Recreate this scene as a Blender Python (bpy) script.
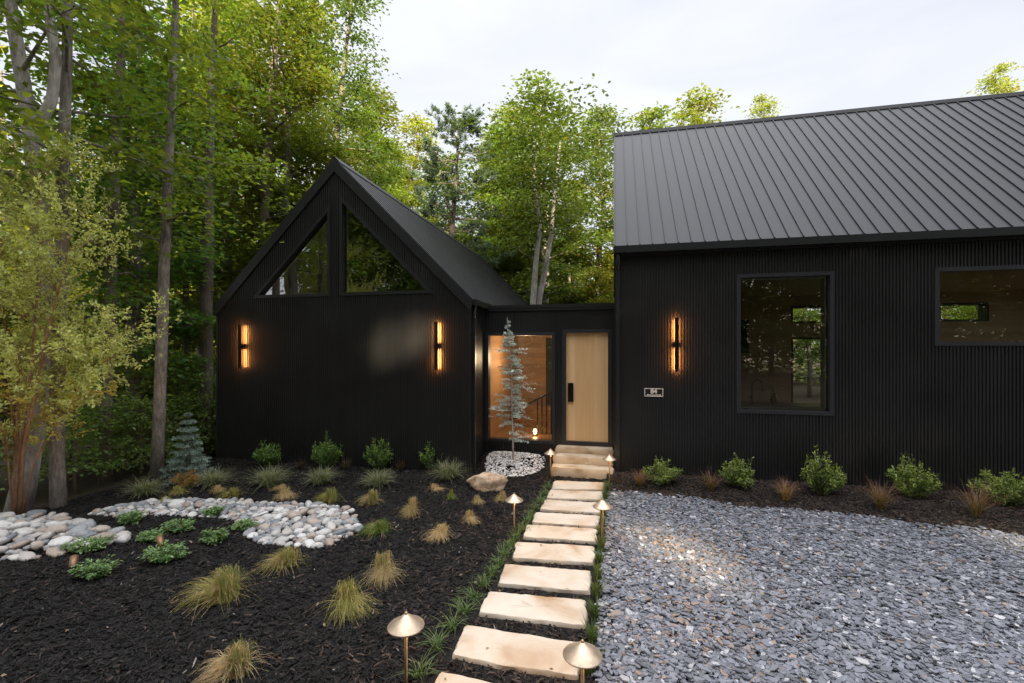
import bpy, math, random
import numpy as np
from mathutils import Vector, noise

for _o in list(bpy.data.objects):
    bpy.data.objects.remove(_o)
SC = bpy.context.scene
COL = SC.collection
random.seed(7)
R = math.radians

# ---------------------------------------------------------------- camera
F, CX, HY, TH, CH = 453.0, 512.0, 348.0, R(12.69), 2.65
cd = bpy.data.cameras.new("camera")
cam = bpy.data.objects.new("camera", cd)
COL.objects.link(cam)
cam.location = (0, 0, CH)
cam.rotation_euler = (R(90), 0, TH)
cd.sensor_width = 36
cd.lens = F / 1024 * 36
cd.shift_y = 6.5 / 1024
cd.clip_end = 600
SC.camera = cam

# ---------------------------------------------------------------- world, sun, exposure
SUN_EL, SUN_AZ = R(23), R(158)            # low evening sun behind the camera
W = bpy.data.worlds.new("World")
SC.world = W
W.use_nodes = True
nt = W.node_tree
nt.nodes.clear()
wo = nt.nodes.new("ShaderNodeOutputWorld")
bg = nt.nodes.new("ShaderNodeBackground")
sky = nt.nodes.new("ShaderNodeTexSky")
sky.sky_type = 'NISHITA'
sky.sun_disc = False
sky.sun_elevation = SUN_EL
sky.sun_rotation = SUN_AZ
tc = nt.nodes.new("ShaderNodeTexCoord")
mp = nt.nodes.new("ShaderNodeMapping")
mp.inputs['Scale'].default_value = (1.2, 1.2, 4.0)
nz = nt.nodes.new("ShaderNodeTexNoise")
nz.inputs['Scale'].default_value = 1.6
nz.inputs['Detail'].default_value = 6
nz.inputs['Distortion'].default_value = .6
nt.links.new(tc.outputs['Generated'], mp.inputs['Vector'])
nt.links.new(mp.outputs['Vector'], nz.inputs['Vector'])
rp = nt.nodes.new("ShaderNodeValToRGB")       # thin high cloud veil
rp.color_ramp.elements[0].position = .3
rp.color_ramp.elements[0].color = (3.65, 3.74, 4.08, 1)
rp.color_ramp.elements[1].position = .72
rp.color_ramp.elements[1].color = (4.6, 4.6, 4.65, 1)
nt.links.new(nz.outputs['Fac'], rp.inputs['Fac'])
sp = nt.nodes.new("ShaderNodeSeparateXYZ")
nt.links.new(tc.outputs['Generated'], sp.inputs['Vector'])
mr = nt.nodes.new("ShaderNodeMapRange")       # an overcast veil is brightest overhead
mr.inputs['From Min'].default_value = .66
mr.inputs['From Max'].default_value = 1.0
mr.inputs['To Min'].default_value = 1.0
mr.inputs['To Max'].default_value = 6.0
nt.links.new(sp.outputs['Z'], mr.inputs['Value'])
vm = nt.nodes.new("ShaderNodeVectorMath")
vm.operation = 'SCALE'
nt.links.new(rp.outputs['Color'], vm.inputs[0])
nt.links.new(mr.outputs['Result'], vm.inputs['Scale'])
mx = nt.nodes.new("ShaderNodeMix")
mx.data_type = 'RGBA'
mx.inputs['Factor'].default_value = .86
nt.links.new(sky.outputs['Color'], mx.inputs[6])
nt.links.new(vm.outputs['Vector'], mx.inputs[7])
nt.links.new(mx.outputs[2], bg.inputs['Color'])
bg.inputs['Strength'].default_value = .1
nt.links.new(bg.outputs['Background'], wo.inputs['Surface'])

sd = bpy.data.lights.new("sun", 'SUN')
sd.energy = 5.0
sd.angle = R(.6)
sd.color = (1.0, .85, .58)
so = bpy.data.objects.new("sun", sd)
COL.objects.link(so)
_s = Vector((math.sin(SUN_AZ) * math.cos(SUN_EL), math.cos(SUN_AZ) * math.cos(SUN_EL), math.sin(SUN_EL)))
so.rotation_euler = (-_s).to_track_quat('-Z', 'Y').to_euler()
so.location = (10, -30, 30)

vs = SC.view_settings
vs.view_transform = 'Standard'
vs.look = 'None'
vs.exposure = 1.3
vs.gamma = 1.0
vs.use_curve_mapping = False
SC.cycles.max_bounces = 7
SC.cycles.diffuse_bounces = 5
SC.cycles.glossy_bounces = 3
SC.cycles.transparent_max_bounces = 8
SC.cycles.transmission_bounces = 3
SC.cycles.use_denoising = True
SC.cycles.sample_clamp_indirect = 4


# ---------------------------------------------------------------- camera geometry used to survey the photograph
def ray(px, py):
    a, b = (px - CX) / F, (HY - py) / F
    return (-math.sin(TH) + a * math.cos(TH), math.cos(TH) + a * math.sin(TH), b)


def on_z(px, py, z=0.0):
    d = ray(px, py)
    t = (z - CH) / d[2]
    return (d[0] * t, d[1] * t)


def on_y(px, py, Y):
    d = ray(px, py)
    t = Y / d[1]
    return (d[0] * t, CH + d[2] * t)          # x, z


def at_depth(px, Z):
    d = ray(px, HY)
    return (d[0] * Z, d[1] * Z)


# ---------------------------------------------------------------- object helpers
def tag(o, label=None, cat=None, group=None, kind=None):
    if label: o['label'] = label
    if cat: o['category'] = cat
    if group: o['group'] = group
    if kind: o['kind'] = kind
    return o


def thing(name, label, cat, loc=(0, 0, 0), rz=0.0, group=None, scale=1.0):
    o = bpy.data.objects.new(name, None)
    o.empty_display_size = .1
    COL.objects.link(o)
    o.location = loc
    o.rotation_euler = (0, 0, rz)
    o.scale = (scale, scale, scale) if not isinstance(scale, tuple) else scale
    return tag(o, label, cat, group)


def link(name, me, mat=None, parent=None):
    o = bpy.data.objects.new(name, me)
    COL.objects.link(o)
    if mat and not me.materials:
        me.materials.append(mat)
    if parent:
        o.parent = parent
    return o


class MB:
    """collects shapes for one mesh"""
    def __init__(s):
        s.v, s.f, s.sm = [], [], []

    def add(s, vs_, fs, smooth=False):
        b = len(s.v)
        s.v += [tuple(p) for p in vs_]
        s.f += [tuple(i + b for i in f) for f in fs]
        s.sm += [smooth] * len(fs)

    def box(s, x0, x1, y0, y1, z0, z1):
        s.add([(x0, y0, z0), (x1, y0, z0), (x1, y1, z0), (x0, y1, z0), (x0, y0, z1), (x1, y0, z1), (x1, y1, z1), (x0, y1, z1)],
              [(0, 3, 2, 1), (4, 5, 6, 7), (0, 1, 5, 4), (1, 2, 6, 5), (2, 3, 7, 6), (3, 0, 4, 7)])

    def tube(s, pts, rad, n=8, cap=True):
        P = [Vector(p) for p in pts]
        rings = []
        t0 = (P[1] - P[0]).normalized()
        u = t0.orthogonal().normalized()
        for i, p in enumerate(P):
            t = (P[min(i + 1, len(P) - 1)] - P[max(i - 1, 0)]).normalized()
            u = (u - t * u.dot(t))
            u = u.normalized() if u.length > 1e-6 else t.orthogonal().normalized()
            w = t.cross(u)
            r = rad[i] if hasattr(rad, '__len__') else rad
            rings.append([p + (u * math.cos(2 * math.pi * k / n) + w * math.sin(2 * math.pi * k / n)) * r for k in range(n)])
        vv = [q for rg in rings for q in rg]
        ff = []
        for i in range(len(P) - 1):
            for k in range(n):
                ff.append((i * n + k, i * n + (k + 1) % n, (i + 1) * n + (k + 1) % n, (i + 1) * n + k))
        if cap:
            ff.append(tuple(range(n - 1, -1, -1)))
            ff.append(tuple((len(P) - 1) * n + k for k in range(n)))
        s.add(vv, ff, True)

    def lathe(s, prof, c=(0, 0, 0), n=24):
        vv, ff = [], []
        for r, z in prof:
            for k in range(n):
                a = 2 * math.pi * k / n
                vv.append((c[0] + r * math.cos(a), c[1] + r * math.sin(a), c[2] + z))
        for i in range(len(prof) - 1):
            for k in range(n):
                ff.append((i * n + k, i * n + (k + 1) % n, (i + 1) * n + (k + 1) % n, (i + 1) * n + k))
        s.add(vv, ff, True)

    def mesh(s, name):
        me = bpy.data.meshes.new(name)
        me.from_pydata(s.v, [], s.f)
        me.polygons.foreach_set('use_smooth', s.sm)
        me.update()
        return me

    def build(s, name, mat, parent=None):
        return link(name, s.mesh(name), mat, parent)


def mesh_np(name, V, Fq, col=None, smooth=False, normals=None):
    """V (n,3), Fq (m,k), col (n,3) -> mesh with a point colour called Col"""
    me = bpy.data.meshes.new(name)
    n, (m, k) = len(V), Fq.shape
    me.vertices.add(n)
    me.vertices.foreach_set('co', np.ascontiguousarray(V, np.float32).ravel())
    me.loops.add(m * k)
    me.loops.foreach_set('vertex_index', np.ascontiguousarray(Fq, np.int32).ravel())
    me.polygons.add(m)
    me.polygons.foreach_set('loop_start', np.arange(0, m * k, k, dtype=np.int32))
    me.polygons.foreach_set('use_smooth', np.full(m, smooth))
    me.update(calc_edges=True)
    if col is not None:
        ca = me.color_attributes.new('Col', 'FLOAT_COLOR', 'POINT')
        c4 = np.ones((n, 4), np.float32)
        c4[:, :3] = np.clip(col, 0, 1)
        ca.data.foreach_set('color', c4.ravel())
    return me


# ---------------------------------------------------------------- materials
def new_mat(name):
    m = bpy.data.materials.new(name)
    m.use_nodes = True
    return m, m.node_tree, m.node_tree.nodes['Principled BSDF']


def N(nt_, typ, **kw):
    n = nt_.nodes.new(typ)
    for k, v in kw.items():
        if k.startswith('i_'):
            n.inputs[k[2:].replace('_', ' ')].default_value = v
        else:
            setattr(n, k, v)
    return n


def plain(name, col, rough=.5, metal=0.0, bump=0.0, bscale=60.0, var=0.0, vscale=3.0, spec=.5):
    m, t, b = new_mat(name)
    b.inputs['Base Color'].default_value = (*col, 1)
    b.inputs['Roughness'].default_value = rough
    b.inputs['Metallic'].default_value = metal
    b.inputs['Specular IOR Level'].default_value = spec
    tco = N(t, 'ShaderNodeTexCoord')
    if var:
        n = N(t, 'ShaderNodeTexNoise', i_Scale=vscale, i_Detail=5.0)
        t.links.new(tco.outputs['Object'], n.inputs['Vector'])
        mr_ = N(t, 'ShaderNodeMapRange')
        mr_.inputs['From Min'].default_value = .3
        mr_.inputs['From Max'].default_value = .7
        mr_.inputs['To Min'].default_value = 1 - var
        mr_.inputs['To Max'].default_value = 1 + var
        t.links.new(n.outputs['Fac'], mr_.inputs['Value'])
        s = N(t, 'ShaderNodeVectorMath', operation='SCALE')
        s.inputs[0].default_value = col
        t.links.new(mr_.outputs['Result'], s.inputs['Scale'])
        t.links.new(s.outputs['Vector'], b.inputs['Base Color'])
    if bump:
        n = N(t, 'ShaderNodeTexNoise', i_Scale=bscale, i_Detail=4.0)
        t.links.new(tco.outputs['Object'], n.inputs['Vector'])
        bp = N(t, 'ShaderNodeBump', i_Strength=bump, i_Distance=.02)
        t.links.new(n.outputs['Fac'], bp.inputs['Height'])
        t.links.new(bp.outputs['Normal'], b.inputs['Normal'])
    return m


def vcol_mat(name, rough=.6, trans=0.0, tcol=(1.6, 1.5, .5), rnd=.0, spec=.3, bump=0.0, bscale=40):
    """colour from the point colour; leaves also let light through"""
    m, t, b = new_mat(name)
    a = N(t, 'ShaderNodeVertexColor', layer_name='Col')
    c = a.outputs['Color']
    if rnd:
        oi = N(t, 'ShaderNodeObjectInfo')
        h = N(t, 'ShaderNodeHueSaturation')
        r1 = N(t, 'ShaderNodeMapRange')
        r1.inputs['To Min'].default_value = .5 - .025 * rnd
        r1.inputs['To Max'].default_value = .5 + .018 * rnd
        t.links.new(oi.outputs['Random'], r1.inputs['Value'])
        t.links.new(r1.outputs['Result'], h.inputs['Hue'])
        ml = N(t, 'ShaderNodeMath', operation='MULTIPLY')
        ml.inputs[1].default_value = 7.31
        fr = N(t, 'ShaderNodeMath', operation='FRACT')
        t.links.new(oi.outputs['Random'], ml.inputs[0])
        t.links.new(ml.outputs[0], fr.inputs[0])
        r2 = N(t, 'ShaderNodeMapRange')
        r2.inputs['To Min'].default_value = 1 - .25 * rnd
        r2.inputs['To Max'].default_value = 1 + .25 * rnd
        t.links.new(fr.outputs[0], r2.inputs['Value'])
        t.links.new(r2.outputs['Result'], h.inputs['Value'])
        t.links.new(c, h.inputs['Color'])
        c = h.outputs['Color']
    t.links.new(c, b.inputs['Base Color'])
    b.inputs['Roughness'].default_value = rough
    b.inputs['Specular IOR Level'].default_value = spec
    if bump:
        tco = N(t, 'ShaderNodeTexCoord')
        n = N(t, 'ShaderNodeTexNoise', i_Scale=bscale, i_Detail=4.0)
        t.links.new(tco.outputs['Object'], n.inputs['Vector'])
        bp = N(t, 'ShaderNodeBump', i_Strength=bump, i_Distance=.01)
        t.links.new(n.outputs['Fac'], bp.inputs['Height'])
        t.links.new(bp.outputs['Normal'], b.inputs['Normal'])
    if trans:
        vm_ = N(t, 'ShaderNodeVectorMath', operation='MULTIPLY')
        vm_.inputs[1].default_value = tcol
        t.links.new(c, vm_.inputs[0])
        tr = N(t, 'ShaderNodeBsdfTranslucent')
        t.links.new(vm_.outputs['Vector'], tr.inputs['Color'])
        ms = N(t, 'ShaderNodeMixShader')
        ms.inputs['Fac'].default_value = trans
        t.links.new(b.outputs['BSDF'], ms.inputs[1])
        t.links.new(tr.outputs['BSDF'], ms.inputs[2])
        t.links.new(ms.outputs['Shader'], t.nodes['Material Output'].inputs['Surface'])
    return m


def bark_mat(name, dark, light, patch=.5, stretch=.25):
    m, t, b = new_mat(name)
    tco = N(t, 'ShaderNodeTexCoord')
    mp_ = N(t, 'ShaderNodeMapping')
    mp_.inputs['Scale'].default_value = (9, 9, 9 * stretch)
    t.links.new(tco.outputs['Object'], mp_.inputs['Vector'])
    n = N(t, 'ShaderNodeTexNoise', i_Scale=2.2, i_Detail=8.0, i_Roughness=.7)
    t.links.new(mp_.outputs['Vector'], n.inputs['Vector'])
    n2 = N(t, 'ShaderNodeTexNoise', i_Scale=1.3, i_Detail=4.0)
    t.links.new(tco.outputs['Object'], n2.inputs['Vector'])
    ad = N(t, 'ShaderNodeMix')
    ad.inputs['Factor'].default_value = .4
    t.links.new(n.outputs['Fac'], ad.inputs[2])
    t.links.new(n2.outputs['Fac'], ad.inputs[3])
    cr = N(t, 'ShaderNodeValToRGB')
    cr.color_ramp.elements[0].position = .38
    cr.color_ramp.elements[0].color = (*dark, 1)
    cr.color_ramp.elements[1].position = .38 + patch * .5
    cr.color_ramp.elements[1].color = (*light, 1)
    t.links.new(ad.outputs[0], cr.inputs['Fac'])
    t.links.new(cr.outputs['Color'], b.inputs['Base Color'])
    b.inputs['Roughness'].default_value = .9
    bp = N(t, 'ShaderNodeBump', i_Strength=.8, i_Distance=.03)
    t.links.new(n.outputs['Fac'], bp.inputs['Height'])
    t.links.new(bp.outputs['Normal'], b.inputs['Normal'])
    return m


def wood_mat(name, dark, light, axis='z', rough=.5, board=.0):
    """grain runs along the axis; boards are a share of colour from strip to strip"""
    m, t, b = new_mat(name)
    tco = N(t, 'ShaderNodeTexCoord')
    mp_ = N(t, 'ShaderNodeMapping')
    mp_.inputs['Scale'].default_value = (30, 30, 1.2) if axis == 'z' else (1.2, 30, 30)
    t.links.new(tco.outputs['Object'], mp_.inputs['Vector'])
    n = N(t, 'ShaderNodeTexNoise', i_Scale=1.0, i_Detail=6.0, i_Distortion=.4)
    t.links.new(mp_.outputs['Vector'], n.inputs['Vector'])
    f = n.outputs['Fac']
    if board:
        mp2 = N(t, 'ShaderNodeMapping')
        mp2.inputs['Scale'].default_value = (7, .01, .01) if axis == 'z' else (.01, .01, 6)
        t.links.new(tco.outputs['Object'], mp2.inputs['Vector'])
        vn = N(t, 'ShaderNodeTexWhiteNoise')
        sn = N(t, 'ShaderNodeVectorMath', operation='FLOOR')
        t.links.new(mp2.outputs['Vector'], sn.inputs[0])
        t.links.new(sn.outputs['Vector'], vn.inputs['Vector'])
        mm = N(t, 'ShaderNodeMix')
        mm.inputs['Factor'].default_value = board
        t.links.new(f, mm.inputs[2])
        t.links.new(vn.outputs['Value'], mm.inputs[3])
        f = mm.outputs[0]
    cr = N(t, 'ShaderNodeValToRGB')
    cr.color_ramp.elements[0].position = .25
    cr.color_ramp.elements[0].color = (*dark, 1)
    cr.color_ramp.elements[1].position = .75
    cr.color_ramp.elements[1].color = (*light, 1)
    t.links.new(f, cr.inputs['Fac'])
    t.links.new(cr.outputs['Color'], b.inputs['Base Color'])
    b.inputs['Roughness'].default_value = rough
    return m


def emit(name, col, s):
    m, t, b = new_mat(name)
    b.inputs['Base Color'].default_value = (*col, 1)
    b.inputs['Emission Color'].default_value = (*col, 1)
    b.inputs['Emission Strength'].default_value = s
    return m


def glass_mat(name, tint, gain=1.5):
    m, t, b = new_mat(name)
    t.nodes.remove(b)
    tr = N(t, 'ShaderNodeBsdfTransparent')
    tr.inputs['Color'].default_value = (*tint, 1)
    gl = N(t, 'ShaderNodeBsdfGlossy')
    gl.inputs['Roughness'].default_value = .004
    gl.inputs['Color'].default_value = (1, 1, 1, 1)
    fr = N(t, 'ShaderNodeFresnel')
    fr.inputs['IOR'].default_value = 1.52
    mu = N(t, 'ShaderNodeMath', operation='MULTIPLY', use_clamp=True)
    mu.inputs[1].default_value = gain
    t.links.new(fr.outputs['Fac'], mu.inputs[0])
    # slight waviness of real panes
    tco = N(t, 'ShaderNodeTexCoord')
    n = N(t, 'ShaderNodeTexNoise', i_Scale=1.1, i_Detail=1.0)
    t.links.new(tco.outputs['Object'], n.inputs['Vector'])
    bp = N(t, 'ShaderNodeBump', i_Strength=.04, i_Distance=.05)
    t.links.new(n.outputs['Fac'], bp.inputs['Height'])
    t.links.new(bp.outputs['Normal'], gl.inputs['Normal'])
    ms = N(t, 'ShaderNodeMixShader')
    t.links.new(mu.outputs[0], ms.inputs['Fac'])
    t.links.new(tr.outputs['BSDF'], ms.inputs[1])
    t.links.new(gl.outputs['BSDF'], ms.inputs[2])
    t.links.new(ms.outputs['Shader'], t.nodes['Material Output'].inputs['Surface'])
    return m


M = {}
M['siding'] = plain('black_siding', (.0155, .0148, .015), .40, var=.22, vscale=1.3, spec=.45)
M['roof'] = plain('dark_metal_roof', (.0165, .0165, .0195), .50, metal=.0, spec=.28, var=.10, vscale=.7)
M['trim'] = plain('black_trim', (.013, .013, .014), .38, var=.1)
M['cap'] = plain('ridge_metal', (.012, .012, .013), .7, spec=.2)
M['frame'] = plain('window_frame_metal', (.030, .030, .035), .42, metal=.2)
M['liner'] = plain('pale_jamb', (.55, .55, .52), .6)
M['glass'] = glass_mat('window_glass', (.80, .82, .78), 2.4)
M['glass_dim'] = glass_mat('loft_glass', (.78, .82, .76), 6.0)
M['door'] = wood_mat('pale_oak_door', (.72, .42, .19), (.86, .57, .30), 'z', .45, .35)
M['wood_in'] = wood_mat('warm_wood_panel', (.22, .125, .062), (.36, .215, .11), 'x', .55, .5)
M['wood_fl'] = wood_mat('wood_floor', (.16, .085, .04), (.26, .15, .075), 'x', .4, .5)
M['plaster'] = wood_mat('pine_boarding', (.36, .25, .155), (.46, .34, .22), 'x', .6, .5)
M['dark_in'] = plain('dark_interior', (.03, .03, .028), .8)
M['loft'] = plain('loft_interior', (.62, .62, .56), .8)
M['counter'] = plain('stone_counter', (.16, .14, .15), .3, var=.3, vscale=9)
M['blackmetal'] = plain('black_metal', (.012, .012, .013), .35, metal=.6)
M['brass'] = plain('brushed_brass', (.50, .33, .17), .42, metal=.9, var=.15, vscale=30)
M['bronze'] = plain('aged_bronze', (.20, .115, .065), .5, metal=.7)
M['brass_cap'] = plain('weathered_brass', (.56, .43, .31), .45, metal=.75, var=.18, vscale=22, bump=.06, bscale=120)
M['led'] = emit('warm_led', (1.0, .36, .09), 90)
M['bulb'] = emit('warm_bulb', (1.0, .62, .28), 14)
M['plaque'] = plain('plaque_black', (.012, .010, .008), .4)
M['plaque_l'] = plain('plaque_lettering', (.72, .64, .55), .5)
M['leaf'] = vcol_mat('broadleaf', .5, .46, (1.75, 1.55, .5), rnd=1.0, spec=.4)
M['wood_leaf'] = vcol_mat('far_broadleaf', .6, .4, (1.9, 1.75, .55), spec=.2)
M['birch_leaf'] = vcol_mat('birch_leaf', .5, .5, (1.25, 1.2, .55), spec=.35)
M['shrub_leaf'] = vcol_mat('shrub_leaf', .4, .3, (1.5, 1.5, .5), spec=.5)
M['needle'] = vcol_mat('needles', .6, .15, (1.1, 1.2, .9), spec=.3)
M['blade'] = vcol_mat('grass_blade', .6, .3, (1.3, 1.3, .6), spec=.25)
M['chip'] = vcol_mat('mulch_chip', .85, spec=.25)
M['slate'] = vcol_mat('slate_piece', .5, spec=.5, bump=.25, bscale=45)
M['pebble'] = vcol_mat('pebble', .6, spec=.35)
M['bark_grey'] = bark_mat('grey_bark', (.085, .07, .058), (.37, .32, .27))
M['bark_brown'] = bark_mat('brown_bark', (.07, .053, .042), (.27, .215, .175))
M['bark_pale'] = bark_mat('pale_bark', (.20, .165, .145), (.62, .56, .51), .45)
M['bark_birch'] = bark_mat('peeling_birch_bark', (.20, .085, .035), (.50, .30, .17), .5, .5)
M['twig'] = plain('twig', (.12, .085, .055), .8)


def stone_mat(name, cols, scale=2.2, bump=.35, stain=None):
    m, t, b = new_mat(name)
    tco = N(t, 'ShaderNodeTexCoord')
    oi = N(t, 'ShaderNodeObjectInfo')
    ad = N(t, 'ShaderNodeVectorMath', operation='ADD')
    sc_ = N(t, 'ShaderNodeVectorMath', operation='SCALE')
    cv = N(t, 'ShaderNodeCombineXYZ')
    for i in range(3):
        t.links.new(oi.outputs['Random'], cv.inputs[i])
    t.links.new(cv.outputs['Vector'], sc_.inputs[0])
    sc_.inputs['Scale'].default_value = 37.0
    t.links.new(tco.outputs['Object'], ad.inputs[0])
    t.links.new(sc_.outputs['Vector'], ad.inputs[1])
    n = N(t, 'ShaderNodeTexNoise', i_Scale=scale, i_Detail=6.0, i_Distortion=.8)
    t.links.new(ad.outputs['Vector'], n.inputs['Vector'])
    cr = N(t, 'ShaderNodeValToRGB')
    el = cr.color_ramp.elements
    while len(el) < len(cols):
        el.new(.5)
    for i, c in enumerate(cols):
        el[i].position = .34 + .34 * i / (len(cols) - 1)
        el[i].color = (*c, 1)
    t.links.new(n.outputs['Fac'], cr.inputs['Fac'])
    t.links.new(cr.outputs['Color'], b.inputs['Base Color'])
    b.inputs['Roughness'].default_value = .75
    n2 = N(t, 'ShaderNodeTexNoise', i_Scale=26.0, i_Detail=6.0)
    t.links.new(ad.outputs['Vector'], n2.inputs['Vector'])
    bp = N(t, 'ShaderNodeBump', i_Strength=bump, i_Distance=.012)
    t.links.new(n2.outputs['Fac'], bp.inputs['Height'])
    t.links.new(bp.outputs['Normal'], b.inputs['Normal'])
    return m


M['slab'] = stone_mat('sandstone', [(.34, .20, .105), (.46, .35, .25), (.515, .425, .335), (.54, .465, .375)], 1.5)
M['step'] = stone_mat('sandstone_step', [(.36, .24, .13), (.50, .39, .27), (.57, .47, .36)], 2.0)
M['boulder'] = stone_mat('tan_boulder', [(.24, .15, .09), (.43, .30, .19), (.54, .41, .28)], 3.5, .8)


def cobble_mat():
    m, t, b = new_mat('river_cobble')
    oi = N(t, 'ShaderNodeObjectInfo')
    cr = N(t, 'ShaderNodeValToRGB')
    cr.color_ramp.interpolation = 'CONSTANT'
    cs = [(.34, .325, .31), (.24, .245, .25), (.43, .41, .385), (.15, .165, .175), (.36, .33, .305), (.28, .225, .185), (.50, .48, .46), (.20, .203, .21), (.33, .275, .23), (.41, .39, .375)]
    el = cr.color_ramp.elements
    while len(el) < len(cs):
        el.new(.5)
    for i, c in enumerate(cs):
        el[i].position = i / len(cs)
        el[i].color = (*c, 1)
    t.links.new(oi.outputs['Random'], cr.inputs['Fac'])
    tco = N(t, 'ShaderNodeTexCoord')
    n = N(t, 'ShaderNodeTexNoise', i_Scale=4.5, i_Detail=9.0, i_Roughness=.75)
    t.links.new(tco.outputs['Object'], n.inputs['Vector'])
    mr_ = N(t, 'ShaderNodeMapRange')
    mr_.inputs['From Min'].default_value = .25
    mr_.inputs['From Max'].default_value = .75
    mr_.inputs['To Min'].default_value = .6
    mr_.inputs['To Max'].default_value = 1.4
    t.links.new(n.outputs['Fac'], mr_.inputs['Value'])
    s = N(t, 'ShaderNodeVectorMath', operation='SCALE')
    t.links.new(cr.outputs['Color'], s.inputs[0])
    t.links.new(mr_.outputs['Result'], s.inputs['Scale'])
    t.links.new(s.outputs['Vector'], b.inputs['Base Color'])
    b.inputs['Roughness'].default_value = .65
    return m


M['cobble'] = cobble_mat()


def ground_mat(name, c0, c1, c2, scale=14, bump=.6):
    m, t, b = new_mat(name)
    tco = N(t, 'ShaderNodeTexCoord')
    n = N(t, 'ShaderNodeTexNoise', i_Scale=scale, i_Detail=10.0, i_Roughness=.7)
    t.links.new(tco.outputs['Object'], n.inputs['Vector'])
    cr = N(t, 'ShaderNodeValToRGB')
    el = cr.color_ramp.elements
    el.new(.5)
    for e, p, c in zip(el, (.3, .5, .72), (c0, c1, c2)):
        e.position = p
        e.color = (*c, 1)
    t.links.new(n.outputs['Fac'], cr.inputs['Fac'])
    t.links.new(cr.outputs['Color'], b.inputs['Base Color'])
    b.inputs['Roughness'].default_value = .95
    b.inputs['Specular IOR Level'].default_value = .2
    bp = N(t, 'ShaderNodeBump', i_Strength=bump, i_Distance=.04)
    t.links.new(n.outputs['Fac'], bp.inputs['Height'])
    t.links.new(bp.outputs['Normal'], b.inputs['Normal'])
    return m


M['forest_floor'] = ground_mat('forest_floor', (.012, .010, .007), (.035, .026, .016), (.06, .045, .025), 9)
M['mulch'] = ground_mat('black_mulch', (.006, .0055, .005), (.014, .012, .011), (.026, .022, .02), 40)
M['gravel_base'] = ground_mat('slate_bed', (.03, .031, .036), (.06, .063, .072), (.11, .115, .13), 50)


# ---------------------------------------------------------------- ground
def sstep(a, b, x):
    t = np.clip((x - a) / (b - a), 0, 1)
    return t * t * (3 - 2 * t)


def gravel_edge(x):                       # where the wing's mulch bed begins
    return 8.50 - .14 * np.asarray(x) + .05 * np.sin(np.asarray(x) * 2.1)


def zg(x, y):
    """height of the planted ground"""
    x, y = np.asarray(x, float), np.asarray(y, float)
    z = .018 * np.sin(x * 1.7 + y * .9) * np.sin(y * 2.1 - x * .6) + .008 * np.sin(x * 6.1 + y * 4.3)
    z = z * sstep(-.9, -2.2, x)
    z = z + .26 * sstep(9.15, 9.95, y) * sstep(-1.15, -1.45, x) * sstep(-3.3, -2.7, x)
    e = gravel_edge(x)
    z = z + .11 * sstep(0, .9, y - e) * (x > -.14)
    z = z - .45 * sstep(-9.1, -12.5, x)
    z = z - .5 * sstep(10.0, 13.0, y) * sstep(-9.4, -10.2, x)
    return z


def z1(x, y):
    return float(zg(x, y))


def grid(x0, x1, y0, y1, nx, ny, zf):
    X, Y = np.meshgrid(np.linspace(x0, x1, nx), np.linspace(y0, y1, ny))
    V = np.stack([X.ravel(), Y.ravel(), zf(X, Y).ravel()], 1)
    i = np.arange(nx * ny).reshape(ny, nx)
    Fq = np.stack([i[:-1, :-1].ravel(), i[:-1, 1:].ravel(), i[1:, 1:].ravel(), i[1:, :-1].ravel()], 1)
    return V, Fq


V, Fq = grid(-160, 160, -60, 220, 161, 141, lambda X, Y: -.14 - .45 * sstep(-9.1, -12.5, X) - .5 * sstep(10.0, 13.0, Y) * sstep(-9.4, -10.2, X))
tag(link('ground', mesh_np('ground', V, Fq, smooth=True), M['forest_floor']), 'dark leaf littered forest floor under the trees', 'ground', kind='structure')
V, Fq = grid(-9.3, -.02, .3, 10.15, 180, 190, zg)
tag(link('mulch_bed', mesh_np('mulch_bed', V, Fq, smooth=True), M['mulch']), 'dark mulch planting bed in front of the gabled end', 'planting bed', kind='structure')
V, Fq = grid(0, 1, 0, 1, 120, 24, lambda X, Y: X * 0)
_x = -.02 + V[:, 0] * 13.5
_y = gravel_edge(_x) - .05 + V[:, 1] * (9.58 - gravel_edge(_x) + .05)
V = np.stack([_x, _y, zg(_x, _y) + .004], 1)
tag(link('mulch_border', mesh_np('mulch_border', V, Fq, smooth=True), M['mulch']), 'brown mulch border along the foot of the long dark wing', 'planting bed', kind='structure')
V, Fq = grid(-.13, 14, .3, 9.2, 60, 60, lambda X, Y: X * 0 + .004)
V[:, 1] = .3 + (V[:, 1] - .3) / 8.9 * (gravel_edge(V[:, 0]) + .05 - .3)
tag(link('gravel_drive', mesh_np('gravel_drive', V, Fq), M['gravel_base']), 'grey slate chip parking court right of the stepping path', 'gravel', kind='structure')

# ---------------------------------------------------------------- the house
house = thing('house', 'black modern house with a steep gabled end, flat entry link and long metal roofed wing', 'house', (-1.5, 10, 0))


def hpart(name, mb, mat, parent=None):
    """a part of the house, modelled in world coordinates"""
    me = mb.mesh(name)
    o = link(name, me, mat, parent or house)
    if parent is None:
        o.location = (1.5, -10, 0)
    return o


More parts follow.
